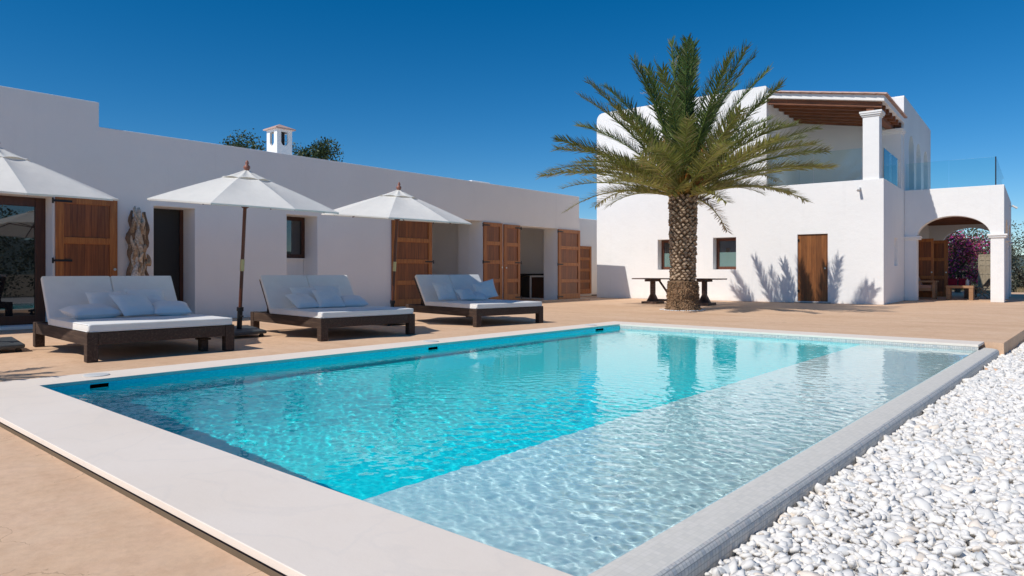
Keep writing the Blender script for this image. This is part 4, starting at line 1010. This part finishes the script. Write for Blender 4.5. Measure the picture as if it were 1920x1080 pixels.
# ================================================================== TABLE BEHIND THE PALM
tb = empty('trestle_table', (-10.2, 19.55, 0), rad(2.6), 'long dark wooden trestle table standing behind the palm trunk', 'table')
tp = MB()
for i in range(4): tp.box(-1.42 - .03 * (i % 2), 1.40 + .03 * (i % 2), -.36 + i * .18, -.185 + i * .18, .77, .805)
tp.build('table_top', M['tablewood'], tb, bevel=.006)
for sx in (-1, 1):
    l_ = MB().box(sx * .86 - .065, sx * .86 + .065, -.07, .07, .1, .765)
    l_.add([(sx * .86 - .19, -.07, .07), (sx * .86 + .19, -.07, .07), (sx * .86 + .19, .07, .07), (sx * .86 - .19, .07, .07), (sx * .86 - .065, -.07, .30), (sx * .86 + .065, -.07, .30), (sx * .86 + .065, .07, .30), (sx * .86 - .065, .07, .30)],
           [(0, 3, 2, 1), (4, 5, 6, 7), (0, 1, 5, 4), (1, 2, 6, 5), (2, 3, 7, 6), (3, 0, 4, 7)])
    l_.box(sx * .86 - .25, sx * .86 + .25, -.3, .3, 0, .07).box(sx * .86 - .12, sx * .86 + .12, -.33, .33, .70, .768)
    l_.build('trestle', M['tablewood'], tb, bevel=.008)
    br = MB(); br.tube([(sx * .66, 0, .76), (sx * .18, 0, .12)], .035, 4); br.build('brace', M['tablewood'], tb)
MB().box(-.80, .80, -.035, .035, .08, .15).build('stretcher', M['tablewood'], tb)

# ================================================================== PORCH FURNITURE
ct = empty('coffee_table', Hw(1.50, 6.1), HR, 'low chunky pale wood coffee table standing in the porch arch', 'table')
MB().box(-.42, .42, -.3, .3, .42, .51).build('table_top', M['rawwood'], ct, bevel=.008)
for x in (-.41, .28):
    for y in (-.29, .16): MB().box(x, x + .13, y, y + .13, 0, .42).build('leg', M['rawwood'], ct, bevel=.006)
ac = empty('garden_armchair', Hw(.30, 6.15), HR, 'pale wooden armchair with rose back cushion at the left of the porch', 'armchair')
for x in (-.30, .36):
    for y in (-.34, .28): MB().box(x, x + .09, y, y + .09, 0, .62).build('leg', M['rawwood'], ac, bevel=.005)
for y in (-.35, .28): MB().box(-.32, .50, y - .01, y + .10, .62, .68).build('armrest', M['rawwood'], ac, bevel=.005)
MB().box(-.28, .42, -.30, .34, .30, .40).build('seat', M['rawwood'], ac, bevel=.005)
for i, (z0, z1, mt) in enumerate(((.40, .52, 'pinkcloth'),)):
    q = bpy.data.objects.new('seat_cushion', cushion_box(.60, .60, .12, .03)); q.data.materials[0] = M[mt]; COL.objects.link(q); q.parent = ac; q.location = (.05, .0, .46)
q = bpy.data.objects.new('back_cushion', cushion_box(.12, .56, .42, .04)); q.data.materials[0] = M['pinkcloth']; COL.objects.link(q); q.parent = ac; q.location = (-.12, 0, .66); q.rotation_euler = (0, rad(-22), 0)
for z in (.45, .58, .71, .82): MB().box(-.30, -.26, -.25, .28, z, z + .08).build('back_slat', M['rawwood'], ac, bevel=.004)
od = empty('old_door', Hw(1.75, 15.0), HR, 'grey weathered carved door leaning upright behind the porch arch', 'door panel')
T = Matrix.Rotation(rad(-7), 4, 'X')
m_ = MB().box(-.22, .32, 0, .05, 0, 1.82, T); m_.build('panel', M['oldwood'], od, bevel=.006)
m_ = MB()
for x in (-.22, .02, .26): m_.box(x, x + .06, -.02, 0, 0, 1.82, T)
for z in (0, .42, .9, 1.3, 1.55, 1.76): m_.box(-.16, .26, -.018, -.002, z, z + .07, T)
m_.build('rail', M['oldwood'], od)
bn = empty('porch_bench', Hw(1.25, 9.4), HR, 'dark bench with red seat cushions behind the coffee table', 'bench')
MB().box(-.5, .6, -.25, .25, .34, .42).build('seat', M['frame'], bn, bevel=.006)
for x in (-.46, .50):
    for y in (-.22, .16): MB().box(x, x + .06, y, y + .06, 0, .34).build('leg', M['frame'], bn)
for i, (x, w_) in enumerate(((-.28, .36), (.1, .30))):
    q = bpy.data.objects.new('cushion', cushion_box(w_, .12, .30, .04)); q.data.materials[0] = M['redcloth']; COL.objects.link(q); q.parent = bn; q.location = (x, .05, .58); q.rotation_euler = (rad(-14), 0, 0)
cn = empty('lantern', Hw(1.62, 7.6, .0), HR, 'small white lantern on a stand between red cushions and old door', 'lantern')
MB().box(-.10, .10, -.10, .10, .0, .48).build('stand', M['frame'], cn, bevel=.005)
MB().lathe([(.05, .48), (.06, .50), (.055, .68), (.02, .71), (.02, .74)], 12).build('body', M['white'], cn)
dc = empty('folding_chair', Hw(2.12, 7.5), HR + .5, 'dark slanted wooden folding chair beside the porch pillar', 'chair')
m_ = MB().tube([(-.28, -.18, 0), (.30, -.18, .75)], .022, 6).tube([(-.28, .18, 0), (.30, .18, .75)], .022, 6); m_.build('leg', M['oldwood'], dc)
m_ = MB().tube([(.25, -.2, 0), (-.22, -.2, .42)], .022, 6).tube([(.25, .2, 0), (-.22, .2, .42)], .022, 6); m_.build('leg', M['oldwood'], dc)
MB().box(-.25, .12, -.2, .2, .38, .41).build('seat', M['oldwood'], dc, bevel=.004)
m_ = MB(); T = Matrix.Translation((.20, 0, .60)) @ Matrix.Rotation(rad(38), 4, 'Y'); m_.box(-.01, .01, -.2, .2, -.18, .18, T); m_.build('backrest', M['oldwood'], dc, bevel=.004)
